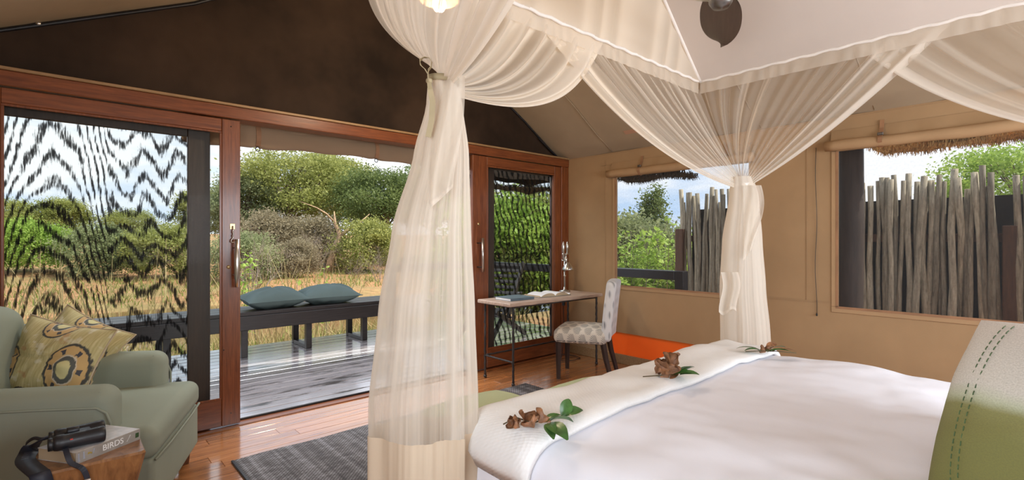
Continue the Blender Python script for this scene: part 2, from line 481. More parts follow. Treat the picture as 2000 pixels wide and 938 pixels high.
M['bark'] = flat('grey_bark', (.21, .17, .13), .9, var=.25, bmp=.6, bscale=10)
M['bark_pale'] = flat('pale_dead_wood', (.42, .29, .18), .9, var=.25, bmp=.6, bscale=10)
M['twig'] = flat('dry_twig', (.27, .22, .185), .9, var=.2)
M['leaf_olive'] = leafmat('olive_foliage', (.20, .235, .06), (.48, .50, .17))
M['leaf_grey'] = leafmat('grey_green_foliage', (.20, .245, .12), (.42, .46, .24))
M['leaf_dark'] = leafmat('dark_foliage', (.09, .14, .045), (.26, .32, .11))
M['brush'] = leafmat('dry_brush', (.24, .20, .125), (.42, .37, .25))
M['leaf_bright'] = leafmat('bright_foliage', (.20, .33, .05), (.50, .66, .16), .4, 1.5)
M['grass'] = leafmat('dry_grass', (.34, .26, .115), (.60, .49, .26), .3, 2.0)
M['grass_green'] = leafmat('green_grass', (.11, .165, .035), (.33, .37, .10), .3, 2.0)
# ------------------------------------------------------------------ patterned materials
def fan_fabric():
    m, nt, b = newmat('fan_leaf_print')
    u, v, _ = xyz(nt, coords(nt, 'UV'))
    def motif(du, dv):
        a = (u+du)/.105; c = (v+dv)/.115
        row = c.floor(); a2 = a+row*.5
        lx = a2.frac()-.10; ly = c.frac()-.5            # motif opens towards +u
        r = (lx*lx+ly*ly*1.2).sqrt(); th = ly.atan2(lx)
        rays = ((th*30.0).cos()*.5+.5)
        inside = r.lt(.80)*th.abs().lt(1.25)
        core = 1.0-(r/.62)*.25
        stem = (ly.abs().lt(.025))*(lx.lt(.02))*(lx.gt(-.12))
        return (inside*rays*core*(1.0-r.step(.62, .82))+stem*.8).min(1.0)
    mk = motif(0, 0)
    n = tnoise(nt, coords(nt, 'UV'), 60, 2)
    fac = (mk*.95*(n*.6+.7)).min(1.0)
    nt.links.new(mixc(nt, fac, (.66, .60, .52), (.055, .06, .07)), b.inputs['Base Color'])
    b.inputs['Roughness'].default_value = .85; return m
M['fan_print'] = fan_fabric()
def drop_fabric():
    m, nt, b = newmat('fan_leaf_print_back')
    u, v, _ = xyz(nt, coords(nt, 'UV'))
    a = u*6.0; c = v*5.5
    row = c.floor(); lx = (a+row*.5).frac()-.5; ly = c.frac()-.6
    r = (lx*lx*9.0+ly*ly*1.3).sqrt(); rays = ((lx*46.0).cos()*.4+.6)
    fac = (1.0-r.step(.12, .62))*rays
    nt.links.new(mixc(nt, fac, (.70, .69, .69), (.10, .11, .13)), b.inputs['Base Color'])
    b.inputs['Roughness'].default_value = .85; return m
M['fan_print_back'] = drop_fabric()
def ikat():
    m, nt, b = newmat('ikat_print')
    uv = coords(nt, 'UV')
    wob = tnoise(nt, coords(nt, 'UV', (14, 3, 1)), 3.0, 4)
    u, v, _ = xyz(nt, uv)
    u2 = u+(wob-.5)*.05; v2 = v+(wob-.5)*.03
    base = ramp(nt, tnoise(nt, coords(nt, 'UV', (60, 4, 1)), 1.0, 3), [(.3, (.40, .33, .13)), (.7, (.60, .52, .28))])
    c = base
    spots = tnoise(nt, uv, 7, 3)
    c = mixc(nt, spots.step(.56, .66)*.55, c, (.70, .66, .52))
    c = mixc(nt, tnoise(nt, uv, 5.3, 2).step(.60, .68)*.7, c, (.44, .24, .10))
    for (cx, cy, sx, sy) in ((.80, .42, .19, .33), (.10, .30, .17, .30), (.47, 1.0, .17, .22), (.42, -.06, .15, .18)):
        dx = (u2-cx)/sx; dy = (v2-cy)/sy; r = (dx*dx+dy*dy).sqrt(); th = dy.atan2(dx)
        c = mixc(nt, 1.0-r.step(1.0, 1.06), c, (.055, .055, .05))
        c = mixc(nt, 1.0-r.step(.90, .95), c, (.55, .36, .15))
        dots = (r-.72).abs().lt(.10)*((th*6.0).cos().gt(.72))
        c = mixc(nt, dots, c, (.06, .06, .07))
        c = mixc(nt, 1.0-r.step(.54, .60), c, (.60, .52, .40))
        c = mixc(nt, 1.0-r.step(.50, .54), c, (.09, .095, .085))
        c = mixc(nt, 1.0-r.step(.32, .37), c, (.62, .56, .28))
    nt.links.new(c, b.inputs['Base Color']); b.inputs['Roughness'].default_value = .8
    bump(nt, b, tnoise(nt, coords(nt, 'UV', (90, 8, 1)), 1.0, 2), .1, .002); return m
M['ikat'] = ikat()
def ombre():
    m, nt, b = newmat('dip_dyed_linen')
    u, v, _ = xyz(nt, coords(nt, 'UV'))
    n = tnoise(nt, coords(nt, 'UV'), 4, 4); fine = tnoise(nt, coords(nt, 'UV', (160, 160, 1)), 1, 2)
    f = v+(n-.5)*.10
    c = ramp(nt, f, [(.0, (.18, .175, .045)), (.36, (.20, .195, .06)), (.49, (.25, .245, .09)), (.54, (.52, .55, .40)), (.60, (.66, .63, .57)), (1.0, (.68, .63, .585))])
    c2 = mixc(nt, (fine-.5).step(-.25, .25)*.25, c, (.10, .10, .05))
    nt.links.new(c2, b.inputs['Base Color']); b.inputs['Roughness'].default_value = .9
    bump(nt, b, fine, .35, .003); return m
M['ombre'] = ombre()
def lace():
    m, nt, b = newmat('grey_mottled_print')
    n = tnoise(nt, coords(nt, 'UV'), 16, 5, .6)
    nt.links.new(ramp(nt, n, [(.40, (.17, .165, .16)), (.52, (.50, .46, .42)), (.62, (.62, .58, .54))]), b.inputs['Base Color'])
    b.inputs['Roughness'].default_value = .9; return m
M['lace'] = lace()
def rugmat():
    m, nt, b = newmat('woven_grey_rug')
    x, y, z = xyz(nt, wcoords(nt))
    st = tnoise(nt, wcoords(nt, (28, .5, 1)), 1.0, 3)
    wv = ((x*330.0).sin()*((y*260.0)+(x*60.0)).sin())*.5+.5
    blot = tnoise(nt, wcoords(nt, (9, 22, 1)), 1.3, 3)
    f = (st-.5)*1.1+(wv-.5)*.55+(blot-.5)*.8+.5
    nt.links.new(ramp(nt, f, [(.15, (.035, .030, .030)), (.5, (.105, .092, .092)), (.9, (.34, .33, .35))]), b.inputs['Base Color'])
    b.inputs['Roughness'].default_value = .75
    bump(nt, b, wv+blot*.4, .8, .004); return m
M['rug'] = rugmat()
def soil():
    m, nt, b = newmat('river_bank_soil')
    v = wcoords(nt)
    n = tnoise(nt, v, .35, 5, .6); n2 = tnoise(nt, v, 3.0, 4, .6)
    c = ramp(nt, n2, [(.3, (.26, .125, .055)), (.7, (.46, .255, .12))])
    c = mixc(nt, n.step(.44, .60)*.6, c, (.24, .215, .085))
    nt.links.new(c, b.inputs['Base Color']); b.inputs['Roughness'].default_value = .95
    bump(nt, b, n2, .6, .15); return m
M['soil'] = soil()
def river():
    m, nt, b = newmat('muddy_water')
    b.inputs['Base Color'].default_value = (.23, .125, .058, 1); b.inputs['Roughness'].default_value = .12
    bump(nt, b, tnoise(nt, wcoords(nt, (1, 2.4, 1)), 2.0, 3), .12, .05); return m
M['river'] = river()

def field_left(nt, x, z):
    wob = tnoise(nt, wcoords(nt, (4.2, 1, 1.6)), 1.0, 3)
    dx = ((x+.03).abs()).min(.26)
    zig = ((x*5.4+(z*.7)).frac()-.5).abs()
    zr = x.step(.10, .30)
    return (z+dx*dx*12.0+zig*zr*.26)*6.8+(wob-.5)*3.4
def field_right(nt, x, z):
    wob = tnoise(nt, wcoords(nt, (3.0, 1, 5.0)), 1.0, 2)
    return x*14.5+z*3.6+(wob-.5)*2.4
M['screen_l'] = screen('woven_screen', (.020, .018, .020), field_left, .16, .93)
M['screen_r'] = screen('woven_screen_side', (.020, .018, .018), field_right, .12, .85)
M['gauze'] = screen('window_gauze', (.10, .10, .10), None, .86, .90)

# ------------------------------------------------------------------ the room shell
WF = 4.01      # door wall
WR = 4.46      # canvas side wall
WL = -0.68
WB = -1.75
floor = group_root('floor')
MB().box((WL, WB, -.14), (WR, WF+.08, -.021)).build('sub_floor', M['post'], floor)
pw = .105
y = WB
lens = [2.1, 1.35, 2.6, 1.8]
pl_mesh = {}
row = 0
while y < WF-.03:
    x = WL+(0 if row % 2 else -.7)
    w = min(pw, WF-.03-y)
    k = row
    while x < WR:
        L = lens[k % 4]; k += 1
        x0 = max(x, WL); x1 = min(x+L, WR); x += L
        if x1-x0 < .05: continue
        key = (round(x1-x0, 3), round(w, 3))
        if key not in pl_mesh:
            pl_mesh[key] = MB().box((0, .0008, -.02), (x1-x0-.0012, w-.0008, 0), .0018).build('plank', M['floor_wood'], floor, loc=(x0, y, 0))
        else:
            dup(pl_mesh[key], floor, (x0, y, 0))
    y += pw; row += 1

# canvas side wall with two window openings
W1 = (1.86, 3.26, .835, 1.995)
W2 = (-.30, 1.187, .805, 2.005)
EAVE = 2.27
wr = MB()
def wslab(y0, y1, z0, z1): wr.box((WR, y0, z0), (WR+.02, y1, z1))
wslab(WB, WF+.05, .33, .80)
wslab(W1[1], WF+.05, .80, EAVE); wslab(W2[1], W1[0], .80, EAVE); wslab(WB, W2[0], .80, EAVE)
wslab(W1[0], W1[1], W1[3], EAVE); wslab(W2[0], W2[1], W2[3], EAVE)
wslab(W1[0], W1[1], .80, W1[2]); wslab(W2[0], W2[1], .80, W2[2])
wall_r = tag(wr.build('wall_right', M['canvas']), kind='structure')
for nm, (ya, za, yb, zb) in (('seam', (WB, EAVE-.012, WF, EAVE)), ('seam', (W2[1]+.03, .825, W1[0]-.03, .84)), ('seam', (3.40, .34, 3.412, 2.2)),
                          ('seam', (WB, 2.135, W2[1]+.1, 2.143)), ('seam', (W1[0]-.05, 2.135, 3.46, 2.143)), ('seam', (1.40, .84, 1.408, 2.2))):
    MB().box((WR-.004, ya, za), (WR, yb, zb)).build(nm, M['canvas_seam'] if nm == 'seam' else M['canvas'], wall_r)
MB().box((WR+.004, 3.33, .095), (WR+.012, WF, .335)).build('sod_cloth', M['canvas'], wall_r)
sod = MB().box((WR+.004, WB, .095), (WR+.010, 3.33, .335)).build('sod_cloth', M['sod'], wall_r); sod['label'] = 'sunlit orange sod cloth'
tag(MB().box((WR-.012, WB, 0), (WR+.02, WF, .10), .004).build('baseboard_right', M['tan_trim']), kind='structure')
# pull cord on the side wall
pc = [Vector((WR-.012+.004*sin(i*.9), 1.335+.006*sin(i*.7), 2.05-1.31*i/16)) for i in range(17)]
co = MB().tube(pc, .0022, 5).build('pull_cord', M['iron'], None, True)
tag(co, 'thin dark pull cord hanging down the tan canvas between the two windows', 'cord')
cb = MB().lathe([(.001, 0), (.006, .004), (.007, .015), (.002, .026)], 8, (WR-.014, pc[-1].y, pc[-1].z-.022)).build('bead', M['iron'], co, True)

def gauze_window(name, W, seed):
    root = group_root(name)
    y0, y1, z0, z1 = W
    t = .045
    MB().box((WR-.008, y0-t, z0-t), (WR+.012, y1+t, z0), .003).build('frame_strip', M['canvas_roll'], root)
    MB().box((WR-.008, y1, z0), (WR+.012, y1+t, z1), .003).build('frame_strip', M['canvas_roll'], root)
    MB().box((WR-.008, y0-t, z0), (WR+.012, y0, z1), .003).build('frame_strip', M['canvas_roll'], root)
    MB().box((WR-.010, y0-t*.3, z0-t*.3), (WR-.007, y1+t*.3, z0+.004)).build('binding', M['strap'], root)
    MB().box((WR-.010, y1-.004, z0), (WR-.007, y1+t*.3, z1)).build('binding', M['strap'], root)
    MB().box((WR+.008, y0, z0), (WR+.009, y1, z1)).build('gauze', M['gauze'], root)
gauze_window('window_1', W1, 1)
gauze_window('window_2', W2, 2)

def flap_roll(label, y0, y1, zc, straps, sag):
    o = thing('window_flap', label, 'canvas flap', (WR, (y0+y1)/2, zc), 0, 'rolled canvas window flaps')
    L = y1-y0; pts = []; rad = []
    for i in range(25):
        t = i/24; yy = -L/2+L*t
        d = min([abs(yy+(y0+y1)/2-s) for s in straps])
        pts.append((-.045, yy, -.012*sin(t*pi)*sag+.002*sin(t*23))); rad.append(.040-.007*exp(-(d/.03)**2)+.002*sin(t*17))
    MB().tube(pts, rad, 14).build('roll', M['canvas_roll'], o, True)
    MB().grid(lambda u, v: Vector((-.006-.03*v+.006*sin(u*31+2*sin(u*9))*v, -L/2+.03+(L-.06)*u, .118-.10*v)), 60, 4).build('valance', M['canvas'], o, True)
    for s in straps:
        yy = s-(y0+y1)/2
        p = [Vector((-.012, yy, .15)), Vector((-.024, yy, .09)), Vector((-.05, yy, .043)), Vector((-.085, yy, .012)), Vector((-.088, yy, -.012)), Vector((-.06, yy, -.043)), Vector((-.03, yy, -.05))]
        st = MB().ribbon(p, (0, 1, 0), .026, .004).build('strap', M['strap'], o)
        MB().box((-.075, yy-.018, .03), (-.060, yy+.018, .052), .003).build('buckle', M['dark_steel'], st)
flap_roll('rolled tan canvas flap strapped above the narrower window behind the desk chair', 1.80, 3.345, 2.035, (2.93, 2.05), .5)
flap_roll('rolled tan canvas flap strapped above the window that shows the pole fence and thatch', -.34, 1.26, 2.045, (.905, -.12), 1.0)

# gable end and roof
prof = [(-.70, 2.30), (-.245, 2.52), (.69, 2.966), (1.30, 3.34), (1.93, 3.78), (2.50, 3.44), (2.95, 3.16), (3.81, 2.66), (4.30, 2.345), (4.48, 2.265)]
g = MB(); vs = [(x, WF+.03, 2.26) for x, z in prof]+[(x, WF+.03, z) for x, z in prof]; n = len(prof)
vs += [(x, WF+.045, z) for x, y_, z in vs]
fs = []
for i in range(n-1):
    fs += [(i, i+1, n+i+1, n+i), (2*n+i, 3*n+i, 3*n+i+1, 2*n+i+1)]
g.add(vs, fs)
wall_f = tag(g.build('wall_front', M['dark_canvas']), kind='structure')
ps = [Vector((x, WF+.018, z-.02)) for x, z in prof]
MB().tube(ps, .011, 6).build('gable_piping', M['black'], wall_f, True)
MB().beam((4.02, WF-.005, 2.47), (4.36, WF-.005, 2.275), .02, .016, .003, (0, 1, 0)).build('gable_bracket', M['black'], wall_f)
MB().lathe([(.001, -.012), (.011, -.009), (.016, 0), (.011, .009), (.001, .012)], 10, P(75, 46, 2.93), 'y').build('eyelet', M['steel'], wall_f, True)

def roofz(x):
    for (a, za), (b, zb) in zip(prof, prof[1:]):
        if a <= x <= b: return za+(zb-za)*(x-a)/(b-a)
    return prof[0][1]
xs = sorted(set([x for x, z in prof]+[WL+(WR-WL)*i/60 for i in range(61)]))
rf = MB()
ny = 24
def rp(x, y_, off): return Vector((x, y_, roofz(x)+off+.008*sin(y_*6.5+x*1.3)*(0 if y_ > WF-.1 else 1)))
ys = [WB+(WF+.05-WB)*i/ny for i in range(ny+1)]
vs = [rp(x, y_, 0) for y_ in ys for x in xs]+[rp(x, y_, .02) for y_ in ys for x in xs]
nx = len(xs); b2 = nx*(ny+1)
fs = []
for j in range(ny):
    for i in range(nx-1):
        a = j*nx+i
        fs += [(a, a+nx, a+nx+1, a+1), (b2+a, b2+a+1, b2+a+nx+1, b2+a+nx)]
rf.add(vs, fs)
ceil = tag(rf.build('ceiling', M['roof'], None, True), kind='structure')
for yy in (3.30, 2.55, 1.75, .95, .1):
    MB().tube([(x, yy, roofz(x)-.004) for x in (4.44, 4.2, 3.81, 3.4, 2.95, 2.4, 1.95)], .005, 5).build('roof_seam', M['roof'], ceil, True)
def roof_patch(px, py, w):
    # small repair patch on the roof slope found along the ray
    for k in range(400):
        d = 2.0+k*.01; q = P(px, py, d)
        if q.z >= roofz(q.x)-.01: break
    q = Vector((q.x, q.y, roofz(q.x)-.006)); sl = (roofz(q.x+.05)-roofz(q.x-.05))/.1
    m = MB(); vs = [(q.x+a, q.y+c_, q.z+a*sl) for a, c_ in ((-.02, -w), (.02, -w), (.02, w), (-.02, w))]
    m.add(vs+[(a, c_, d-.003) for a, c_, d in vs], [(0,1,2,3), (7,6,5,4), (0,4,5,1), (1,5,6,2), (2,6,7,3), (3,7,4,0)]).build('repair_patch', M['patch'], ceil)
roof_patch(1236, 256, .10)

# unseen walls with openings where the added fill lamps stand
wlm = MB()
wins = [(-.53, .83)]
def lsl(y0, y1, z0, z1): wlm.box((WL-.02, y0, z0), (WL, y1, z1))
lsl(WB, WF+.05, 0, .85); lsl(WB, WF+.05, 2.04, 2.31)
lsl(WB, wins[0][0], .85, 2.04); lsl(wins[0][1], WF+.05, .85, 2.04)
tag(wlm.build('wall_left', M['canvas']), kind='structure')
wbm = MB(); bx0, bx1 = .80, 4.00
wbm.box((WL, WB-.02, 0), (WR, WB, .92)); wbm.box((WL, WB-.02, .92), (bx0, WB, 2.08)); wbm.box((bx1, WB-.02, .92), (WR, WB, 2.08)); wbm.box((WL, WB-.02, 2.08), (WR, WB, 2.30))
nb = len(wbm.v)
vs = [(x, WB-.01, 2.29) for x, z in prof]+[(x, WB-.01, max(z, 2.30)) for x, z in prof]
wbm.add(vs, [(i+1, i, n+i, n+i+1) for i in range(n-1)])
tag(wbm.build('wall_back', M['canvas']), kind='structure')

# timber: header beam, jambs, track
tr = tag(MB().box((WL, WF-.075, 2.175), (WR, WF+.07, 2.262), .005).build('trim_1', M['beam_wood']), kind='structure')
MB().box((WL, WF-.085, 2.262), (WR, WF-.03, 2.280), .003).build('top_strip', M['tan_trim'], tr)
tag(MB().box((4.335, WF-.07, 0), (WR, WF+.07, 2.175), .006).build('trim_2', M['door_wood']), kind='structure')
tag(MB().box((WL, WF-.07, 0), (-.425, WF+.07, 2.175), .006).build('trim_4', M['door_wood']), kind='structure')
tk = tag(MB().box((WL, WF-.07, -.02), (4.34, WF+.075, .008), .003).build('trim_3', M['beam_wood']), kind='structure')
MB().box((WL, WF+.020, .008), (4.34, WF+.034, .022), .003).build('door_track', M['black'], tk)

def leaf(name, x0, x1, yc, th, sl, sr, z0, zb, zt, z1, mw, mb_):
    root = group_root(name)
    MB().box((x0, yc-th/2, z0), (x0+sl, yc+th/2, z1), .004).build('stile', mw, root)
    MB().box((x1-sr, yc-th/2, z0), (x1, yc+th/2, z1), .004).build('stile', mw, root)
    MB().box((x0+sl, yc-th/2+.002, z0), (x1-sr, yc+th/2-.002, zb), .004).build('bottom_rail', mb_, root)
    MB().box((x0+sl, yc-th/2+.002, zt), (x1-sr, yc+th/2-.002, z1), .004).build('top_rail', mb_, root)
    return root
# sliding glazed leaf on the left
LY = WF-.035
d1 = leaf('door_1', -.345, .960, LY, .046, .105, .117, .018, .205, 2.080, 2.168, M['door_wood'], M['beam_wood'])
MB().box((-.24, LY-.003, .205), (.843, LY+.003, 2.08)).build('pane', M['glass'], d1)
for (a, c_) in (((-.24, LY-.022, .205), (.843, LY-.012, .219)), ((-.24, LY-.022, 2.066), (.843, LY-.012, 2.08)), ((-.24, LY-.022, .219), (-.226, LY-.012, 2.066)), ((.829, LY-.022, .219), (.843, LY-.012, 2.066))):
    MB().box(a, c_, .003).build('glazing_bead', M['door_wood'], d1)
hx = .925
h = MB().tube([(hx, LY-.075, .990), (hx, LY-.075, 1.045), (hx, LY-.075, 1.05), (hx, LY-.075, 1.24), (hx, LY-.075, 1.245), (hx, LY-.075, 1.325)], [.014, .014, .017, .017, .014, .014], 12).build('handle', M['steel'], d1, True)
for zz in (1.075, 1.265):
    MB().tube([(hx-.012, LY-.02, zz), (hx-.006, LY-.05, zz), (hx, LY-.072, zz)], .006, 8).build('handle_bracket', M['steel'], h, True)
hk = MB().box((.893, LY-.027, 1.395), (.925, LY-.022, 1.435), .002).build('hook_latch', M['brass'], d1)
MB().tube([(.909, LY-.032, 1.418), (.909, LY-.04, 1.40)]+[(.909+.003*sin(i*1.9), LY-.04+.002*cos(i*1.9), 1.40-.009*i) for i in range(1, 8)]+[(.897, LY-.04, 1.318), (.896, LY-.04, 1.307), (.905, LY-.04, 1.302), (.918, LY-.04, 1.306)], .0042, 6).build('hook', M['steel'], hk, True)
MB().lathe([(.001, -.004), (.012, -.003), (.014, 0), (.014, .004)], 12, (.885, LY-.024, 1.13), 'y').build('lock_rosette', M['brass'], d1, True)
for (sx, sz) in ((.90, 2.12), (.90, .10), (.855, .55)):
    MB().lathe([(.001, -.002), (.005, 0)], 8, (sx, LY-.023, sz), 'y').build('screw', M['iron'], d1)
# insect screen leaf behind it
SY = WF+.048
d2 = leaf('door_2', -.42, .790, SY, .034, .07, .135, .024, .18, 2.03, 2.165, M['screen_wood'], M['screen_wood'])
MB().box((-.35, SY-.001, .18), (.655, SY+.001, 2.03)).build('screen_mesh', M['screen_l'], d2)
# leaf with screen next to the corner
d3 = leaf('door_3', 3.045, 4.335, LY, .046, .185, .105, .018, .205, 2.080, 2.168, M['door_wood'], M['beam_wood'])
MB().box((3.23, LY-.003, .205), (4.23, LY+.003, 2.08)).build('pane', M['glass'], d3)
for (a, c_) in (((3.23, LY-.022, .205), (4.23, LY-.012, .222)), ((3.23, LY-.022, 2.063), (4.23, LY-.012, 2.08)), ((3.23, LY-.022, .222), (3.246, LY-.012, 2.063)), ((4.214, LY-.022, .222), (4.23, LY-.012, 2.063))):
    MB().box(a, c_, .003).build('glazing_bead', M['door_wood'], d3)
h = MB().tube([(3.135, LY-.07, 1.0), (3.135, LY-.07, 1.34)], .012, 10).build('handle', M['steel'], d3, True)
for zz in (1.05, 1.29):
    MB().tube([(3.10, LY-.02, zz), (3.12, LY-.05, zz), (3.135, LY-.07, zz)], .006, 8).build('handle_bracket', M['iron'], h, True)
MB().lathe([(.001, -.004), (.014, -.003), (.016, 0), (.016, .004)], 12, (3.12, LY-.024, 1.48), 'y').build('lock_rosette', M['brass'], d3, True)
d4 = leaf('door_4', 3.26, 4.33, SY, .034, .14, .06, .024, .16, 2.06, 2.165, M['screen_wood'], M['screen_wood'])
MB().box((3.40, SY-.001, .16), (4.27, SY+.001, 2.06)).build('screen_mesh', M['screen_r'], d4)

# rolled blind outside the opening
bl = thing('door_blind', 'rolled tan canvas blind strapped along the top of the open doorway', 'blind', (2.0, WF+.20, 2.10))
def blind_pt(u, v):
    x = -1.35+2.75*u; a = v*2*pi
    rz_ = .085+.012*sin(u*9+1)+.006*sin(u*37); 
    pinch = min(abs(x-q) for q in (-.86, .13, .62, 1.12))
    k = 1-.13*exp(-(pinch/.03)**2)
    return Vector((x, .05*cos(a)*k, rz_*sin(a)*k+.03*(u-.2)+.02))
MB().grid(lambda u, v: blind_pt(u, v), 110, 14).build('roll', M['blind'], bl, True)
MB().grid(lambda u, v: Vector((-1.35+2.75*u, -.03+.008*sin(u*40), .04+.30*v+.03*(u-.2))), 60, 3).build('heading', M['blind'], bl, True)
for q in (-.86, .13, .62, 1.12):
    u = (q+1.35)/2.75
    p = [blind_pt(u, v)+Vector((0, -.006, 0)) for v in (.25, .33, .42, .5, .58, .67, .75, .83)]
    s = MB().ribbon(p, (1, 0, 0), .034, .004).build('strap', M['strap'], bl)
    rr = [blind_pt(u, .72)+Vector((.016*cos(t*pi/6), -.01, -.018+.016*sin(t*pi/6))) for t in range(13)]
    MB().tube(rr, .0035, 6).build('ring', M['black'], s, True)
# ------------------------------------------------------------------ deck, railings, fence, thatch, ground
deck = group_root('deck')
y = WF+.085; k = 0; bm_ = None
while y < 6.90:
    w = .166
    if bm_ is None: bm_ = MB().box((0, 0, -.03), (8.3, w-.012, 0), .004).build('deck_plank', M['deck_wood'], deck, loc=(-2.7, y, -.012))
    else: dup(bm_, deck, (-2.7+.0*k, y, -.012))
    y += w; k += 1
MB().box((-2.7, WF+.085, -.30), (5.6, 6.88, -.10)).build('joists', M['post'], deck)
tag(MB().box((-2.4, WF-.3, 3.95), (8.2, 5.0, 3.98)).box((WR+.04, -2.2, 2.40), (5.40, WF+.05, 2.43)).build('sun_blocker', M['roof']), kind='structure')  # unseen slabs added to keep direct sun off the deck and side windows

bench = thing('deck_bench', 'long dark stained plank bench along the edge of the deck', 'bench', (1.0, 6.5, -.012))
for i in range(3):
    MB().box((-3.4, -.29+.196*i, .470), (2.56, -.29+.196*i+.190, .515), .005).build('seat_plank', M['bench_wood'], bench)
MB().box((-3.4, -.305, .31), (2.56, -.262, .470), .006).build('apron', M['bench_wood'], bench)
MB().box((-3.4, .262, .31), (2.56, .300, .470), .006).build('apron', M['bench_wood'], bench)
for lx in (-2.36, -1.63, -.90, -.17, .56, 1.28, 2.01):
    fr = MB().box((lx-.035, -.262, 0), (lx+.035, -.192, .470), .005).build('leg', M['bench_wood'], bench)
    MB().box((lx-.035, .195, 0), (lx+.035, .262, .470), .005).build('leg', M['bench_wood'], bench)
    MB().box((lx-.033, -.192, .0), (lx+.033, .195, .045), .004).build('foot_rail', M['bench_wood'], bench)

def pillow_mesh(w, h, t, n=26, pinch=.07, wr=.004, seed=0, p=2.4, e=.62):
    m = MB()
    def pt(u, v, s):
        a = u*2-1; b_ = v*2-1
        th = t/2*max(0, (1-abs(a)**p))**e*max(0, (1-abs(b_)**p))**e
        x = w/2*a*(1-pinch*(1-b_*b_)); y_ = h/2*b_*(1-pinch*(1-a*a))
        q = noise.noise(Vector((a*2.3+seed, b_*2.3, s*3+seed)))
        rad = noise.noise(Vector((math.atan2(b_, a)*3.0+seed, sqrt(a*a+b_*b_)*.7, s+5)))
        th2 = th+wr*q*min(1, th/.01)+wr*1.2*rad*min(1, th/.02)
        return Vector((x, y_, s*th2))
    m.grid(lambda u, v: pt(u, v, 1), n, n)
    m.grid(lambda u, v: pt(1-u, v, -1), n, n)
    b = len(m.v)//2
    for i in range(b): 
        u, v = m.uv[b+i]; m.uv[b+i] = (1-u, v)
    return m
def edge_loop(w, h, pinch, n=16):
    pts = []
    for k in range(4*n+1):
        s = k/n; side = int(s) % 4; f = (s-int(s))*2-1
        a, b_ = ((f, -1), (1, f), (-f, 1), (-1, -f))[side]
        pts.append(Vector((w/2*a*(1-pinch*(1-b_*b_)), h/2*b_*(1-pinch*(1-a*a)), 0)))
    return pts
def on_bench(name, label, px, py, w, h, t, rz, tilt, seed):
    # find x on the bench top line y = 6.45
    s = (px-1000)/FPX; d = 6.47/(FW[1]+s*RT[1]); x = d*(FW[0]+s*RT[0])
    o = thing(name, label, 'cushion', (x, 6.47, .503), 0, 'green cushions on the deck bench')
    bo = pillow_mesh(w, h, t, seed=seed, wr=.013).build('cover', M['teal'], o, True, (0, 0, t/2-.012), (radians(tilt), 0, rz))
    MB().tube(edge_loop(w, h, .07), .004, 6).build('piping', M['teal'], bo, True)
on_bench('outdoor_cushion', 'teal green cushion on the deck bench, nearer the sliding door', 535, 590, .72, .50, .25, .06, 4, 1)
on_bench('outdoor_cushion', 'teal green cushion on the deck bench, nearer the white drape', 641, 585, .74, .50, .25, -.08, 4, 2)

# railing at the far right of the deck
rl = thing('deck_railing', 'black timber railing with square posts around the deck corner', 'railing', (5.6, 5.0, -.012))
MB().box((-.06, -1.80, .842), (.06, 1.98, .955), .008).build('top_rail', M['rail_wood'], rl)
MB().box((-1.9, 1.86, .842), (-.06, 1.98, .955), .008).build('top_rail', M['rail_wood'], rl)
for (a, c_) in ((0, -1.86), (0, .2), (0, 1.92), (-1.84, 1.92)):
    MB().box((a-.058, c_-.058, 0), (a+.058, c_+.058, .842 if (a, c_) != (0, -1.86) else .955), .006).build('post', M['rail_wood'], rl)

# folding deck chair seen through the corner screen
dc = thing('deck_chair', 'dark slatted wooden deck chair standing behind the screen of the corner door', 'chair', (4.25, 5.15, -.012), radians(200))
for s in (-1, 1):
    MB().beam((-.52, s*.27, .03), (.30, s*.27, .42), .035, .06).build('leg', M['bench_wood'], dc)
    MB().beam((.42, s*.24, .03), (-.10, s*.24, .50), .035, .06).build('leg', M['bench_wood'], dc)
    MB().beam((-.02, s*.27, .33), (-.46, s*.27, 1.02), .035, .06).build('back_post', M['bench_wood'], dc)
    MB().beam((-.28, s*.31, .62), (.36, s*.31, .58), .08, .028).build('armrest', M['bench_wood'], dc)
for i in range(8):
    MB().beam((.34-.065*i, -.27, .43-.018*i), (.34-.065*i, .27, .43-.018*i), .05, .02).build('seat_slat', M['bench_wood'], dc)
for i in range(9):
    t = i/8; MB().beam((-.07-.37*t, -.27, .40+.58*t), (-.07-.37*t, .27, .40+.58*t), .045, .02, .003, (.7, 0, .6)).build('back_slat', M['bench_wood'], dc)

# pole fence
fence = thing('pole_fence', 'tall screen of upright weathered poles backed by black shade net', 'fence', (6.3, 0, -.25))
FP = []
for k in range(6):
    rr = random.Random(k+50); pts = []; rad = []
    bx = rr.uniform(-.02, .02); by = rr.uniform(-.025, .025); ph = rr.uniform(0, 6); ph2 = rr.uniform(0, 6)
    for i in range(9):
        t = i/8; pts.append((bx*sin(t*pi+ph)+.006*sin(t*13+ph), by*sin(t*pi*1.4+ph2)+.006*sin(t*15+ph2), 2.21*t)); rad.append(.031-.007*t+.0025*sin(t*11+ph))
    FP.append(MB().tube(pts, rad, 7))
fmesh = []
yy = 3.50; i = 0
while yy > -.75:
    gap = (.30 < yy < .385)
    if gap: yy -= .085; continue
    k = R.randrange(6); sc = 1.0+R.uniform(-.035, .025)
    if R.random() < .15: sc -= .05
    if len(fmesh) < 6 and i < 6:
        o = FP[i].build('pole', M['pole'], fence, True, (0, yy, 0)); fmesh.append(o)
    else:
        o = dup(fmesh[k], fence, (0, yy, 0))
    o.location = (R.uniform(-.028, .028), yy, 0); o.rotation_euler = (R.uniform(-.014, .014), R.uniform(-.012, .012), R.uniform(0, 6.28)); o.scale = (R.uniform(.8, 1.15),)*2+(sc,)
    yy -= R.uniform(.033, .052); i += 1
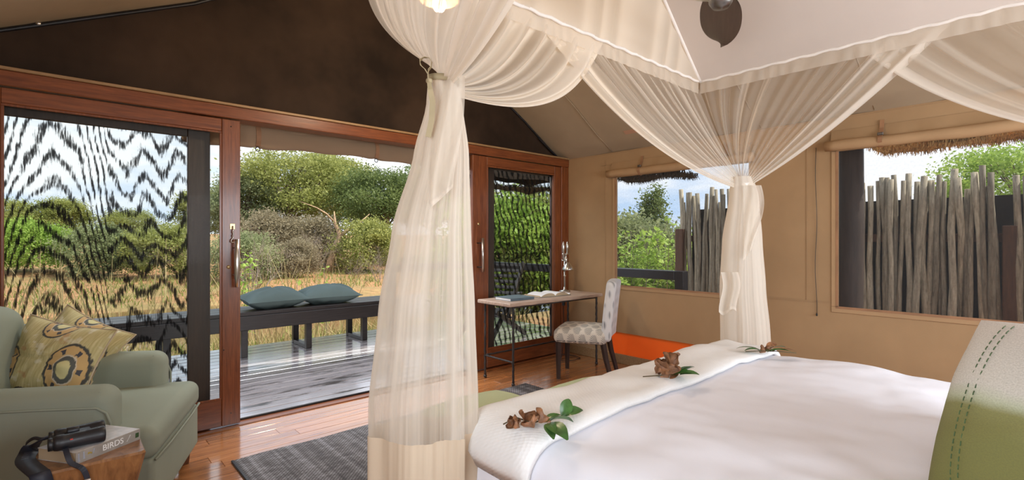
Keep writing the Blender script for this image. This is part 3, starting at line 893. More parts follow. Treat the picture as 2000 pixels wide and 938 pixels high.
MB().box((.085, -.75, .05), (.10, 3.42, 1.98)).build('shade_net', M['shade_net'], fence)
for zz in (.6, 1.55):
    MB().box((.045, -.75, zz), (.085, 3.48, zz+.08), .005).build('cross_rail', M['redpost'], fence)
MB().box((-.10, 3.46, 0), (.02, 3.57, 1.72), .008).build('end_post', M['redpost'], fence)
MB().box((-.03, .297, 0), (.05, .395, 1.70), .008).build('gate_post', M['redpost'], fence)

# posts and thatch of the shade roof beside the tent
pt = [(0, 0, -.25), (.01, .01, .6), (.0, -.01, 1.4), (.02, .0, 2.4)]
tag(MB().tube(pt, [.105, .10, .095, .092], 14).build('roof_post', M['post'], None, True, (5.2, 1.29, 0)), 'thick dark round timber post outside the window beside the pole fence', 'post')
def thatch(label, x0, x1, y0, y1, z, dark, n, seed, along='y'):
    rr = random.Random(seed)
    o = thing('thatch_eave', label, 'thatch', ((x0+x1)/2, (y0+y1)/2, z))
    cx, cy = (x0+x1)/2, (y0+y1)/2
    def top(u, v):
        x = x0+(x1-x0)*u; y_ = y0+(y1-y0)*v
        return Vector((x-cx, y_-cy, .02+.05*noise.noise(Vector((x*3, y_*3, seed)))))
    m = MB(); nu, nv = 10, 40
    def lump(u, v, s):
        p = top(u, v); e = min(u, 1-u, v*4, (1-v)*4)
        return p+Vector((0, 0, (.16+.5*(u if along == 'y' else v)*.2)*s*min(1, e*8+.2)+(.09 if s > 0 else 0)))
    m.grid(lambda u, v: lump(u, v, 1), nu, nv); m.grid(lambda u, v: lump(1-u, v, 0), nu, nv)
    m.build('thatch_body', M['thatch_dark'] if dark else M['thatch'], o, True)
    s = MB()
    for i in range(n):
        u = rr.random()**2*.5; v = rr.random()
        if rr.random() < .5: u = 1-u
        p = top(u, v)+Vector((0, 0, .05)); L = rr.uniform(.05, .09)
        q = p+Vector((rr.uniform(-.04, .04), rr.uniform(-.03, .03), -L)); w = Vector((rr.uniform(-.004, .004), .004, 0))
        s.add([p-w, p+w, q+w*.4, q-w*.4], [(0, 1, 2, 3)])
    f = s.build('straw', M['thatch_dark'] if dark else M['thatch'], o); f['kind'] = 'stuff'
thatch('golden thatch eave hanging above the pole fence outside the window', 4.85, 5.36, -.9, 1.08, 2.055, False, 2600, 3)
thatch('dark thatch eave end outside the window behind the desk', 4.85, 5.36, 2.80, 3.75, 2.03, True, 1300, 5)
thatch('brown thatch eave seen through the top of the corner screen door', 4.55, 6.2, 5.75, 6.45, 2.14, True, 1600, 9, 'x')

# ground, river
def gz(x, y_):
    d = y_+.10*x
    e = x-6.0
    z = -.45-.06*max(0, min(d-6.5, 6))
    if d > 10: z = min(z, -.8-.25*(d-10)) if d < 13.5 else z
    if d >= 13.5: z = -1.85
    if d > 24: z = -1.85+.24*min(d-24, 2.0)+.042*max(0, d-26)+.25*noise.noise(Vector((x*.15, y_*.15, 1)))
    if e > 0 and d < 13.5:
        z = max(z, -.45) if d < 10 else z
    return z+.06*noise.noise(Vector((x*.9, y_*.9, 3)))
gm = MB()
def gp(u, v):
    x = -70+190*u; yv = 4.3+110*v**2.0 if v > 0 else 4.3
    yv = -14+ (v/.15)*18.3 if v < .15 else 4.3+110*((v-.15)/.85)**1.8
    return Vector((x, yv, gz(x, yv)))
gm.grid(gp, 190, 120)
tag(gm.build('ground', M['soil'], None, True), kind='structure')
tag(MB().grid(lambda u, v: Vector((-70+190*u, 9+24*v-.1*(-70+190*u)*1.0, -1.55)), 10, 4).build('river', M['river']), kind='structure')

# ------------------------------------------------------------------ vegetation
def leaves(m, rr, c, sg, n, size, flatn=.6):
    for _ in range(n):
        p = Vector((rr.gauss(c[0], sg), rr.gauss(c[1], sg), rr.gauss(c[2], sg*flatn)))
        a = Vector((rr.gauss(0, 1), rr.gauss(0, 1), rr.gauss(0, .7))).normalized(); b = a.orthogonal().normalized()
        b = (b*cos(rr.random()*6)+a.cross(b)*sin(rr.random()*6)).normalized()
        s = size*rr.uniform(.6, 1.3)
        m.add([p-a*s, p+b*s*.5, p+a*s, p-b*s*.5], [(0, 1, 2, 3)])
def make_tree(seed, h, rx, rz, n_cl, n_lf, size, base=.35, sg=.13):
    rr = random.Random(seed); tk = MB(); fo = MB()
    top = Vector((rr.uniform(-.1, .1)*h, rr.uniform(-.1, .1)*h, h*.62))
    mid = Vector((rr.uniform(-.05, .05)*h, 0, h*.3))
    tk.tube([(0, 0, -.4), (.02*h, 0, h*.15), mid, (mid+top)/2, top], [.035*h, .028*h, .022*h, .016*h, .008*h], 7)
    for i in range(n_cl):
        th = rr.uniform(0, 2*pi); w = rr.uniform(-.6, 1); r = sqrt(max(0.05, 1-w*w*.8))*rr.uniform(.45, 1.0)
        c = Vector((rx*r*cos(th), rx*r*sin(th), h*(1-rz)+h*rz*(w*.5+.45)))
        leaves(fo, rr, c, sg*rx, n_lf, size)
        if i % 2 == 0:
            s = mid.lerp(top, rr.random()); mm = s.lerp(c, .5)+Vector((0, 0, .05*h))
            tk.tube([s, mm, c], [.010*h, .006*h, .003*h], 5, False)
    return tk, fo
def bare_tree(seed, h, spread, levels=4, r0=.02, n0=5):
    rr = random.Random(seed); m = MB()
    def br(p, d, L, r, lv):
        pts = [p]; q = p; dd = d.copy()
        for i in range(3):
            dd = (dd+Vector((rr.gauss(0, .16), rr.gauss(0, .16), rr.gauss(.03, .12)))).normalized(); q = q+dd*L/3; pts.append(q)
        m.tube(pts, [r, r*.85, r*.7, r*.55], 5 if lv > 1 else 4, False)
        if lv > 0:
            for k in range(rr.choice((2, 3, 3))):
                s = pts[rr.choice((1, 2, 3))]
                a = Vector((rr.gauss(0, 1), rr.gauss(0, 1), rr.gauss(.25, .5))).normalized()
                br(s, (dd+a*spread).normalized(), L*rr.uniform(.55, .8), r*.58, lv-1)
    for k in range(n0):
        a = Vector((rr.gauss(0, .5), rr.gauss(0, .5), 1)).normalized()
        br(Vector((0, 0, -.2)), a, h*.42, r0*h, levels)
    return m
tree_protos = {}
def place_tree(kind, label, px, ybase, ytop, depth, group, mat, cat='tree', rot=None, name='tree'):
    q = P(px, ybase, depth); z0 = gz(q.x, q.y)
    ztop = CAMZ+(469-ytop)/FPX*depth; H = ztop-z0
    t = thing(name, label, cat, (q.x, q.y, z0), R.uniform(0, 6.28) if rot is None else rot, group)
    key = (kind, mat)
    if key not in tree_protos:
        if kind == 'round': tk, fo = make_tree(3, 1, .40, .74, 85, 260, .0135, sg=.15)
        elif kind == 'wide': tk, fo = make_tree(8, 1, .52, .62, 95, 240, .0135, sg=.14)
        elif kind == 'low': tk, fo = make_tree(12, 1, .60, 1.0, 80, 190, .023, sg=.17)
        elif kind == 'column':
            rr = random.Random(4); tk = MB().tube([(0, 0, -.05), (0, 0, .5), (0, 0, .95)], [.03, .02, .005], 6); fo = MB()
            for i in range(90):
                z = rr.uniform(.05, .97); r = .15*(1-z**2.2)+.02; th = rr.uniform(0, 6.28)
                leaves(fo, rr, (r*cos(th), r*sin(th), z), .035, 90, .013, 1.2)
        tree_protos[key] = (tk.build('trunk', M['bark'], t, True), fo.build('foliage', M[mat], t)); a, b = tree_protos[key]
        b['kind'] = 'stuff'
    else:
        a, b = [dup(o, t, (0, 0, 0)) for o in tree_protos[key]]
    for o in (a, b): o.scale = (H, H, H)
    return t
G1 = 'trees across the river'
place_tree('wide', 'broad olive tree rising highest above the deck bench cushions', 575, 520, 296, 44, G1, 'leaf_olive', rot=.4)
place_tree('round', 'rounded grey green tree just right of the sliding door stile', 478, 520, 335, 42, G1, 'leaf_grey', rot=1.2)
place_tree('round', 'olive green tree whose crown shows left of the white drape', 655, 515, 308, 50, G1, 'leaf_olive', rot=2.2)
place_tree('wide', 'dark green tree partly behind the left white drape', 745, 520, 338, 43, G1, 'leaf_dark', rot=3.6)
place_tree('wide', 'dark tree hidden mostly by the white drape', 850, 520, 325, 46, G1, 'leaf_dark', rot=5.0)
place_tree('low', 'wide dry grey brown bush under the broad olive tree', 535, 530, 415, 37, G1, 'brush', 'bush', .5, 'bush')
place_tree('low', 'low olive bush on the far bank by the pale broken trunk', 715, 530, 430, 37, G1, 'leaf_olive', 'bush', 1.7, 'bush')
place_tree('low', 'tan dry brush on the far bank left of the pale dead trunk', 610, 530, 425, 39, G1, 'brush', 'bush', 2.8, 'bush')
place_tree('low', 'scrubby tan bush at the foot of the bank behind the reeds', 575, 545, 468, 31, G1, 'brush', 'bush', 3.3, 'bush')
place_tree('low', 'small grey bush on the bank next to the door stile', 480, 545, 455, 29, G1, 'leaf_grey', 'bush', 4.6, 'bush')
G2 = 'trees behind the sliding screen'
place_tree('round', 'tree behind the screen mesh next to its brown stile', 395, 520, 372, 44, G2, 'leaf_olive', rot=.2)
place_tree('wide', 'wide tree behind the screen mesh in the middle of the left door', 250, 540, 412, 42, G2, 'leaf_olive', rot=1.0)
place_tree('round', 'tree behind the screen mesh above the armchair cushions', 120, 540, 388, 40, G2, 'leaf_olive', rot=2.0)
place_tree('wide', 'tree behind the screen mesh at the far left door edge', 15, 540, 392, 38, G2, 'leaf_olive', rot=4.4)
place_tree('low', 'bright bush behind the screen mesh above the armchair back', 60, 560, 430, 30, G2, 'leaf_bright', 'bush', .9, 'bush')
place_tree('low', 'pale bush behind the screen mesh above the bench', 190, 560, 440, 30, G2, 'leaf_grey', 'bush', 2.9, 'bush')
place_tree('low', 'green bush behind the screen mesh left of the brown stile', 320, 560, 440, 30, G2, 'leaf_olive', 'bush', 4.2, 'bush')
G3 = 'trees behind the corner door and side window'
place_tree('low', 'bright green bush behind the corner screen above the railing', 985, 560, 385, 20, G3, 'leaf_bright', 'bush', 1.1, 'bush')
place_tree('low', 'yellow green bush behind the corner screen near the window corner', 1050, 560, 378, 21, G3, 'leaf_olive', 'bush', 2.3, 'bush')
place_tree('column', 'tall dark green columnar tree in the side window', 1277, 560, 368, 24, G3, 'leaf_dark', rot=0)
place_tree('low', 'grey green mound bush beside the columnar tree', 1235, 540, 425, 22, G3, 'leaf_grey', 'bush', .4, 'bush')
place_tree('low', 'grey bush at the left edge of the side window', 1205, 540, 430, 24, G3, 'leaf_dark', 'bush', 2.4, 'bush')
place_tree('wide', 'fresh green tree showing over the top of the pole fence', 2010, 560, 285, 16, G3, 'leaf_bright', rot=.8)
def bare(label, px, ybase, ytop, depth, seed, mat, spread=.8, lv=4, name='bare_tree', cat='tree', n0=4, r0=.016, H=None):
    q = P(px, ybase, depth); z0 = gz(q.x, q.y); H = CAMZ+(469-ytop)/FPX*depth-z0
    o = bare_tree(seed, H, spread, lv, r0, n0).build(name, M[mat], None, False, (q.x, q.y, z0)); return tag(o, label, cat, 'leafless trees and shrubs')
bare('tall leafless grey tree left of the columnar tree in the side window', 1228, 540, 385, 30, 21, 'twig', .9, 5, r0=.010)
bare('leafless grey tree right of the columnar tree in the side window', 1318, 540, 385, 32, 25, 'twig', .9, 5, r0=.010)
bare('tangled leafless shrub low beside the door stile', 500, 540, 440, 25, 31, 'twig', .8, 4, 'bare_shrub', 'shrub', 6, .008)
bare('grey leafless shrub in the middle of the far bank', 600, 540, 430, 34, 35, 'twig', .8, 5, 'bare_shrub', 'shrub', 7, .006)
bare('dry brown shrub on the far bank below the olive tree', 560, 545, 455, 32, 39, 'twig', .8, 5, 'bare_shrub', 'shrub', 7, .006)
bare('dry leafless shrub on the bank close to the white drape', 740, 545, 470, 31, 44, 'twig', .8, 4, 'bare_shrub', 'shrub', 6, .006)
bare('grey leafless shrub standing in the river bank grass', 690, 545, 480, 33, 46, 'twig', .8, 4, 'bare_shrub', 'shrub', 6, .006)
q = P(662, 530, 36); z0 = gz(q.x, q.y)
dt = thing('dead_trunk', 'pale broken dead tree trunk leaning on the far bank', 'tree', (q.x, q.y, z0))
MB().tube([(-.9, 0, -.3), (-.55, 0, 1.0), (-.25, .1, 1.8), (.1, .1, 2.7), (-.3, 0, 3.6), (-.35, 0, 4.4)], [.30, .26, .22, .17, .11, .03], 8).build('trunk', M['bark_pale'], dt, True)
MB().tube([(.0, .1, 2.5), (.7, 0, 3.1), (1.5, .1, 3.5), (2.4, .1, 4.3)], [.16, .13, .09, .02], 7).build('branch', M['bark_pale'], dt, True)
MB().tube([(-.3, 0, 3.6), (-.9, 0, 4.2), (-1.6, 0, 4.6), (-2.8, 0, 5.0)], [.08, .06, .04, .01], 6).build('branch', M['bark_pale'], dt, True)

# broad leaved shrubs close to the side window and tall stems by the deck
def leafy_shrub(label, px, ybase, ytop, depth, seed, nst, spread, mat, leafL, group, lf=9):
    rr = random.Random(seed); q = P(px, ybase, depth); z0 = gz(q.x, q.y); H = CAMZ+(469-ytop)/FPX*depth-z0
    o = thing('leafy_shrub', label, 'shrub', (q.x, q.y, z0), 0, group)
    st = MB(); lv = MB()
    for i in range(nst):
        a = rr.uniform(0, 6.28); L = H*rr.uniform(.55, 1.0); e = Vector((spread*rr.random()*cos(a), spread*rr.random()*sin(a), 1)).normalized()*L
        p0 = Vector((rr.gauss(0, .1), rr.gauss(0, .1), 0)); pts = [p0, p0+e*.5+Vector((rr.gauss(0, .05), 0, .03)), p0+e]
        st.tube(pts, [.012, .008, .004], 4, False)
        for k in range(lf):
            t = rr.uniform(.35, 1); p = pts[0].lerp(pts[2], t)
            for _ in range(5):
                d = Vector((rr.gauss(0, 1), rr.gauss(0, 1), rr.gauss(.2, .6))).normalized(); s = leafL*rr.uniform(.6, 1.2)
                w = d.cross(Vector((rr.gauss(0, .4), rr.gauss(0, .4), 1))).normalized()*s*.32
                b0 = p+d*leafL*.5; lv.add([b0, b0+d*s*.5+w, b0+d*s, b0+d*s*.5-w], [(0, 1, 2, 3)])
    st.build('stems', M['twig'], o); f = lv.build('leaves', M[mat], o); f['kind'] = 'stuff'
G4 = 'leafy shrubs outside the side window'
leafy_shrub('bright green broad leaved shrub at the left of the side window', 1222, 560, 415, 9.5, 3, 26, .45, 'leaf_bright', .13, G4)
leafy_shrub('bright green leafy shrub in the middle of the side window', 1268, 560, 452, 10.5, 4, 30, .6, 'leaf_bright', .13, G4)
leafy_shrub('bright green leafy shrub against the rusty fence post', 1318, 560, 428, 9.0, 5, 28, .4, 'leaf_bright', .12, G4)
leafy_shrub('small leafy shrub under the black railing in the side window', 1245, 590, 520, 8.6, 6, 12, .7, 'leaf_bright', .10, G4, 6)
G5 = 'leafy stems by the deck'
leafy_shrub('thin leafy stem rising between the reeds left of the bench cushions', 580, 610, 500, 12, 7, 3, .08, 'leaf_bright', .16, G5, 4)
leafy_shrub('thin leafy stem behind the gap between the bench cushions', 632, 610, 512, 12, 8, 3, .08, 'leaf_bright', .16, G5, 4)
leafy_shrub('low leafy plant beside the sliding door stile behind the bench', 474, 610, 460, 10, 9, 8, .3, 'leaf_bright', .12, G5, 5)

def reeds(name, label, cat, mat, n, region, hh, w, lean, seed):
    rr = random.Random(seed); m = MB(); x0, x1, y0, y1 = region
    for _ in range(n):
        x = rr.uniform(x0, x1); y_ = rr.uniform(y0, y1); z = gz(x, y_)
        L = rr.uniform(*hh); a = rr.uniform(0, 6.28); dx = lean*L*rr.gauss(0, .5); dy = lean*L*rr.gauss(0, .5)
        sx = Vector((cos(a)*w, sin(a)*w, 0)); p = Vector((x, y_, z)); q1 = p+Vector((dx*.4, dy*.4, L*.6)); q2 = p+Vector((dx, dy, L))
        m.add([p-sx, p+sx, q1+sx*.7, q1-sx*.7, q2], [(0, 1, 2, 3), (3, 2, 4)])
    return tag(m.build(name, M[mat]), label, cat, kind='stuff')
reeds('reeds', 'tall dry reeds growing behind the deck bench', 'grass', 'grass', 600, (-4.5, 3.9, 8.4, 12.6), (.8, 2.1), .011, .45, 1)
reeds('bank_grass', 'mixed dry grass on the slope under the deck', 'grass', 'grass', 9000, (-6, 7.0, 7.0, 12.5), (.15, .55), .009, .8, 2)
reeds('green_grass', 'low green grass and weeds below the deck edge', 'grass', 'grass_green', 7000, (-6, 7.0, 7.0, 11.0), (.10, .42), .012, .9, 3)
reeds('far_bank_grass', 'dry grass tufts along the far river bank', 'grass', 'grass', 4500, (-30, 45, 25, 38), (.12, .45), .018, .7, 4)
reeds('far_bank_weeds', 'green weeds along the far river bank', 'grass', 'grass_green', 7000, (-30, 45, 25.5, 36), (.1, .4), .024, .9, 5)
# ------------------------------------------------------------------ armchair with two cushions
AC = thing('armchair', 'sage green upholstered armchair with low rolled arms by the sliding door', 'armchair', (.08, 3.285, 0), radians(-21.6))
def seat_fn(p, u):
    return p+Vector((0, 0, .035*(1-u.x*u.x)*(1-u.y*u.y)*(1 if u.z > 0 else 0)))
MB().soft((.03, 0, .215), (.78, .84, .25), .025, 3).build('seat_base', M['sage'], AC, True)
sc_ = MB().soft((.03, 0, .405), (.80, .86, .15), .055, 8, seat_fn).build('seat_cushion', M['sage'], AC, True)
MB().tube([(.425, -.415, .335), (.432, -.2, .335), (.432, .2, .335), (.425, .415, .335)], .006, 6).build('piping', M['sage'], sc_, True)
def arm_fn(p, u):
    f = (u.x+1)/2
    return p+Vector((0, .0, -.03*f*(1 if u.z > 0 else 0)*1.0))
for s in (-1, 1):
    a = MB().soft((-.09, s*.365, .385), (.73, .17, .635), .065, 5, arm_fn).build('arm', M['sage'], AC, True)
    yo = s*(.365+.086)
    MB().tube([(-.42, yo, .635), (.0, yo, .615), (.22, yo, .600), (.255, yo, .575), (.270, yo, .53), (.272, yo, .12)], .0055, 6).build('piping', M['sage'], a, True)
    MB().tube([(.22, s*.365-.06, .658), (.225, s*.365, .670), (.22, s*.365+.06, .658)], .004, 5).build('piping', M['sage'], a, True)
def back_fn(p, u):
    f = (u.z+1)/2
    return p+Vector((-.13*f+.03*(1-u.y*u.y)*(1 if u.x > 0 else 0), 0, .05*(1-u.y*u.y)*(1 if u.z > .5 else 0)))
MB().soft((-.345, 0, .535), (.20, .74, .84), .085, 6, back_fn).build('backrest', M['sage'], AC, True)
for (lx, ly) in ((.36, .36), (.36, -.36), (-.36, .36), (-.36, -.36)):
    MB().tube([(lx, ly, 0), (lx, ly, .10)], [.024, .034], 4).build('leg', M['leg'], AC)

def cushion(name, label, mat, loc, normal, up, w, h, t, group, seed, wr=.006, pinch=.08, piping=True, pmat=None, cat='cushion'):
    nz_ = Vector(normal).normalized(); u_ = Vector(up); u_ = (u_-nz_*u_.dot(nz_)).normalized(); x_ = u_.cross(nz_)
    m3 = Matrix((x_, u_, nz_)).transposed()
    o = thing(name, label, cat, loc, 0, group); o.rotation_euler = m3.to_euler()
    b = pillow_mesh(w, h, t, 32, pinch, wr, seed).build('cover', mat, o, True)
    if piping: MB().tube(edge_loop(w, h, pinch), .0045, 6).build('piping', pmat or mat, b, True)
    return o
acR = Matrix.Rotation(radians(-21.6), 4, 'Z'); acT = Matrix.Translation(AC.location) @ acR
def ac(x, y_, z): return acT @ Vector((x, y_, z))
def acd(x, y_, z): return acR @ Vector((x, y_, z))
GC = 'ikat cushions on the armchair'
cushion('ikat_cushion', 'yellow ikat print cushion standing in front on the armchair seat', M['ikat'], P(106, 706, 2.54), (-FW[0]*.9+.05, -FW[1]*.9, .35), (RT[0]*.17, RT[1]*.17, 1), .47, .41, .20, GC, 3, .010, .10, True, M['paper'])
cushion('ikat_cushion', 'yellow ikat cushion tucked behind the front one in the armchair', M['ikat'], P(142, 688, 2.78), (-FW[0]*.8+.25, -FW[1]*.8, .35), (RT[0]*.42, RT[1]*.42, .906), .42, .42, .17, GC, 9, .010, .10, True, M['paper'])

# ------------------------------------------------------------------ stool table, book, binoculars
TBL = thing('stool_table', 'polished wooden block side table with a pinched waist', 'side table', (.085, 2.475, 0))
def frus(z0, z1, a0, a1, name):
    m = MB(); vs = []
    for z, a in ((z0, a0), (z1, a1)):
        c = .010
        for (sx, sy) in ((-1, -1), (1, -1), (1, 1), (-1, 1)):
            e = [(sx*a, sy*(a-c)), (sx*(a-c), sy*a)]
            if sx*sy > 0: e = e[::-1] if False else e
            vs += [(x, y_, z) for x, y_ in (e if sx*sy > 0 else e[::-1])][::-1] if True else []
    import functools
    def order(lst):
        return sorted(lst, key=lambda p: math.atan2(p[1], p[0]))
    lo = order(vs[:8]); hi = order(vs[8:])
    m.add(lo+hi, [(i, (i+1) % 8, 8+(i+1) % 8, 8+i) for i in range(8)]+[tuple(range(8))[::-1], tuple(8+i for i in range(8))])
    return m.build(name, M['walnut'], TBL)
frus(0, .27, .155, .105, 'base_block'); frus(.27, .522, .105, .158, 'top_block'); frus(.522, .53, .158, .154, 'top')
BK = thing('field_guide', 'thick paperback bird guide with BIRDS on its spine on the stool table', 'book', (.090, 2.475, .53), radians(34))
bw, bd, bh = .235, .18, .042
MB().box((-bw/2+.002, -bd/2+.002, .002), (bw/2-.002, bd/2-.003, bh-.002)).build('pages', M['paper'], BK)
MB().box((-bw/2, -bd/2, bh-.002), (bw/2, bd/2, bh), .0005).build('cover', M['birdtop'], BK)
MB().box((-bw/2, -bd/2, 0), (bw/2, bd/2, .002), .0005).build('cover', M['birdtop'], BK)
sp = MB().box((-bw/2, -bd/2-.002, 0), (bw/2, -bd/2, bh), .0005).build('spine', M['birdcover'], BK)
def text(body, size, mat, parent, loc, rot, name='lettering', ext=.0004):
    c = bpy.data.curves.new('t', 'FONT'); c.body = body; c.size = size; c.extrude = ext; c.align_x = 'CENTER'; c.align_y = 'CENTER'
    o = bpy.data.objects.new('t', c); COL.objects.link(o)
    dg = bpy.context.evaluated_depsgraph_get(); me = bpy.data.meshes.new_from_object(o.evaluated_get(dg))
    bpy.data.objects.remove(o); me.materials.clear(); me.materials.append(mat)
    r = bpy.data.objects.new(name, me); COL.objects.link(r); r.parent = parent; r.location = loc; r.rotation_euler = rot; return r
text('BIRDS', .030, M['letter'], sp, (.012, -bd/2-.0026, bh/2), (pi/2, 0, 0))
def mark(mat, pts, name='printed_mark'):
    yb = -bd/2-.0024
    MB().add([(x, yb, z) for x, z in pts]+[(x, yb+.0006, z) for x, z in pts], [tuple(range(len(pts))), tuple(range(len(pts)))[::-1]]).build(name, mat, sp)
mark(M['pale_mark'], [(-.112, .006), (-.104, .006), (-.106, .036), (-.111, .036)])
mark(M['pale_mark'], [(-.094, .010), (-.087, .010), (-.089, .036), (-.094, .036)])
mark(M['yellow_mark'], [(-.080, .020), (-.070, .022), (-.062, .017), (-.066, .026), (-.076, .028)])
mark(M['pale_mark'], [(-.062, .014), (-.056, .020), (-.054, .034), (-.058, .034)])
mark(M['letter'], [(.062, .010), (.066, .011), (.080, .032), (.076, .033), (.070, .022)])
mark(M['green_mark'], [(.098, .012), (.112, .012), (.112, .030), (.098, .030)])

BN = thing('binoculars', 'black binoculars with neck strap lying across the bird guide', 'binoculars', (.055, 2.437, .572), radians(4))
for (yy, zz, x0) in ((-.036, .028, -.075), (.036, .030, -.068)):
    br_ = MB().lathe([(.020, x0), (.025, x0+.004), (.0275, x0+.012), (.0275, x0+.030), (.0255, x0+.034), (.0265, x0+.09), (.0285, x0+.126), (.0285, x0+.142), (.026, x0+.145), (.022, x0+.146), (.020, x0+.138), (.001, x0+.137)], 22, (0, yy, zz), 'x').build('barrel', M['black'], BN, True)
    MB().lathe([(.021, x0-.012), (.0225, x0-.010), (.0225, x0+.002), (.018, x0+.003), (.012, x0+.002)], 20, (0, yy, zz), 'x').build('eyecup', M['black'], br_, True)
MB().soft((.005, 0, .038), (.06, .055, .024), .008, 2).build('bridge', M['black'], BN, True)
MB().lathe([(.001, -.035), (.012, -.034), (.0135, -.030), (.0135, -.002), (.012, 0), (.001, 0)], 16, (.0, .0, .052), 'x').build('focus_wheel', M['black'], BN, True)
MB().box((-.030, -.0625, .037), (-.022, -.0605, .041)).build('red_badge', M['red_mark'], BN)
def wp(px, py, z):
    s = (px-1000)/FPX; d = (CAMZ-z)*FPX/(py-469); return Vector((d*(FW[0]+s*RT[0]), d*(FW[1]+s*RT[1]), z))
inv = (Matrix.Translation(BN.location+Vector((0, 0, .02))) @ Matrix.Rotation(radians(4), 4, 'Z')).inverted()
def smooth_path(pts, k=5):
    out = []; n_ = len(pts)
    for i in range(n_-1):
        p0, p1, p2, p3 = pts[max(i-1, 0)], pts[i], pts[i+1], pts[min(i+2, n_-1)]
        for j in range(k):
            t = j/k; out.append(.5*((2*p1)+(p2-p0)*t+(2*p0-5*p1+4*p2-p3)*t*t+(3*p1-p0-3*p2+p3)*t*t*t))
    return out+[pts[-1]]
inv = inv @ Matrix.Translation((0, 0, .02))
L = smooth_path([wp(98, 852, .592), wp(82, 858, .587), wp(66, 870, .560), wp(55, 886, .540), wp(50, 902, .537), Vector((-.055, 2.335, .536)), Vector((-.048, 2.312, .534)), Vector((-.043, 2.304, .518)), Vector((-.036, 2.304, .48)), Vector((-.030, 2.306, .42))])
tt = [i/(len(L)-1) for i in range(len(L))]
ws = [.014+.040*min(1, max(0, (t-.02)/.25)) for t in tt]
sd = [Vector((min(1, t*3.2), max(.15, 1-t*2.6), 0)) for t in tt]
pad = MB().ribbon([inv @ p for p in L], sd, ws, .005).build('neck_strap', M['black_strap'], BN, True)
for i in range(5):
    c_ = inv @ L[15+i]; c_.z += .0033
    MB().box(c_-Vector((.011, .0012, .0002)), c_+Vector((.009, .0012, .0004))).build('printed_mark', M['letter_dim'], pad)
L = smooth_path([wp(98, 853, .588), wp(82, 858, .583), wp(68, 856, .578), wp(56, 862, .565), wp(50, 870, .545), wp(54, 878, .534)], 4)
MB().ribbon([inv @ p for p in L], (.2, .6, 1), .012, .003).build('neck_strap', M['black_strap'], BN, True)
L = [Vector((.015, 2.395, .602)), Vector((.018, 2.360, .602)), Vector((.022, 2.332, .590)), Vector((.030, 2.318, .568)), Vector((.045, 2.311, .555)), Vector((.062, 2.303, .540)), Vector((.074, 2.307, .50)), Vector((.070, 2.310, .46)), Vector((.066, 2.312, .42))]
L = smooth_path([p-Vector((0, 0, .02)) for p in L], 4)
s2 = MB().ribbon([inv @ p for p in L], (1, .25, .1), .016, .003).build('neck_strap', M['black_strap'], BN)
q = inv @ Vector((.0745, 2.3015, .477)); MB().box(q-Vector((.009, .003, .006)), q+Vector((.009, .003, .006)), .002).build('strap_buckle', M['steel'], s2)

# ------------------------------------------------------------------ rug
rg = MB().grid(lambda u, v: Vector((.765+2.41*u, 2.30+1.025*v+.006*sin(u*22), .009+.002*noise.noise(Vector((u*20, v*9, 0))))), 60, 26)
vt = list(rg.v); nn = len(vt); rg.add([(x, y_, .001) for x, y_, z in vt], [])
def per(): 
    w = 61; out = [i for i in range(w)]+[j*w+60 for j in range(1, 27)]+[26*w+i for i in range(59, -1, -1)]+[j*w for j in range(25, 0, -1)]; return out
pr = per(); rg.f += [(pr[i], pr[i]+nn, pr[(i+1) % len(pr)]+nn, pr[(i+1) % len(pr)]) for i in range(len(pr))]
rug = tag(rg.build('rug', M['rug']), 'grey brown flat woven runner rug on the floor in front of the bed', 'rug')
for (a, b_) in (((.757, 2.30, .001), (.772, 3.326, .012)),):
    MB().box(a, b_, .003).build('hem', M['black'], rug)

# ------------------------------------------------------------------ desk with books and lamp
DK = thing('writing_desk', 'writing desk with limed wooden top on hammered iron legs', 'desk', (3.63, 3.545, 0))
dx, dy = .665, .235
def top_fn(p, u):
    return p+Vector((0, .006*sin(p.x*21)*(-u.y > .7)+.004*sin(p.x*37)*(u.y < -.7), 0))
MB().soft((0, 0, .737), (2*dx, 2*dy, .034), .010, 26, top_fn).build('desk_top', M['desk_top'], DK, True)
for (sx, sy) in ((-1, -1), (1, -1), (-1, 1), (1, 1)):
    lx = sx*.595; ly = sy*.20
    pts = [(lx+.0015*sin(i*2.2), ly+.0015*cos(i*1.7), .02+.70*i/30) for i in range(31)]
    lg = MB().tube(pts, [.0105+.0018*sin(i*2.6) for i in range(31)], 8).build('leg', M['iron'], DK, True)
    MB().lathe([(.008, 0), (.015, .008), (.017, .018), (.011, .030)], 10, (lx, ly, 0)).build('foot', M['iron'], lg, True)
for a, b_ in (((-.595, -.20), (-.595, .20)), ((.595, -.20), (.595, .20)), ((-.595, .20), (.595, .20))):
    MB().tube([(a[0]+(b_[0]-a[0])*i/24, a[1]+(b_[1]-a[1])*i/24, .215+.001*sin(i*2.1)) for i in range(25)], [.009+.0015*sin(i*2.4) for i in range(25)], 7).build('stretcher', M['iron'], DK, True)
for a, b_ in (((-.595, -.20), (.595, -.20)), ((-.595, .20), (.595, .20)), ((-.595, -.20), (-.595, .20)), ((.595, -.20), (.595, .20))):
    MB().beam((a[0], a[1], .712), (b_[0], b_[1], .712), .012, .016).build('apron_bar', M['iron'], DK)

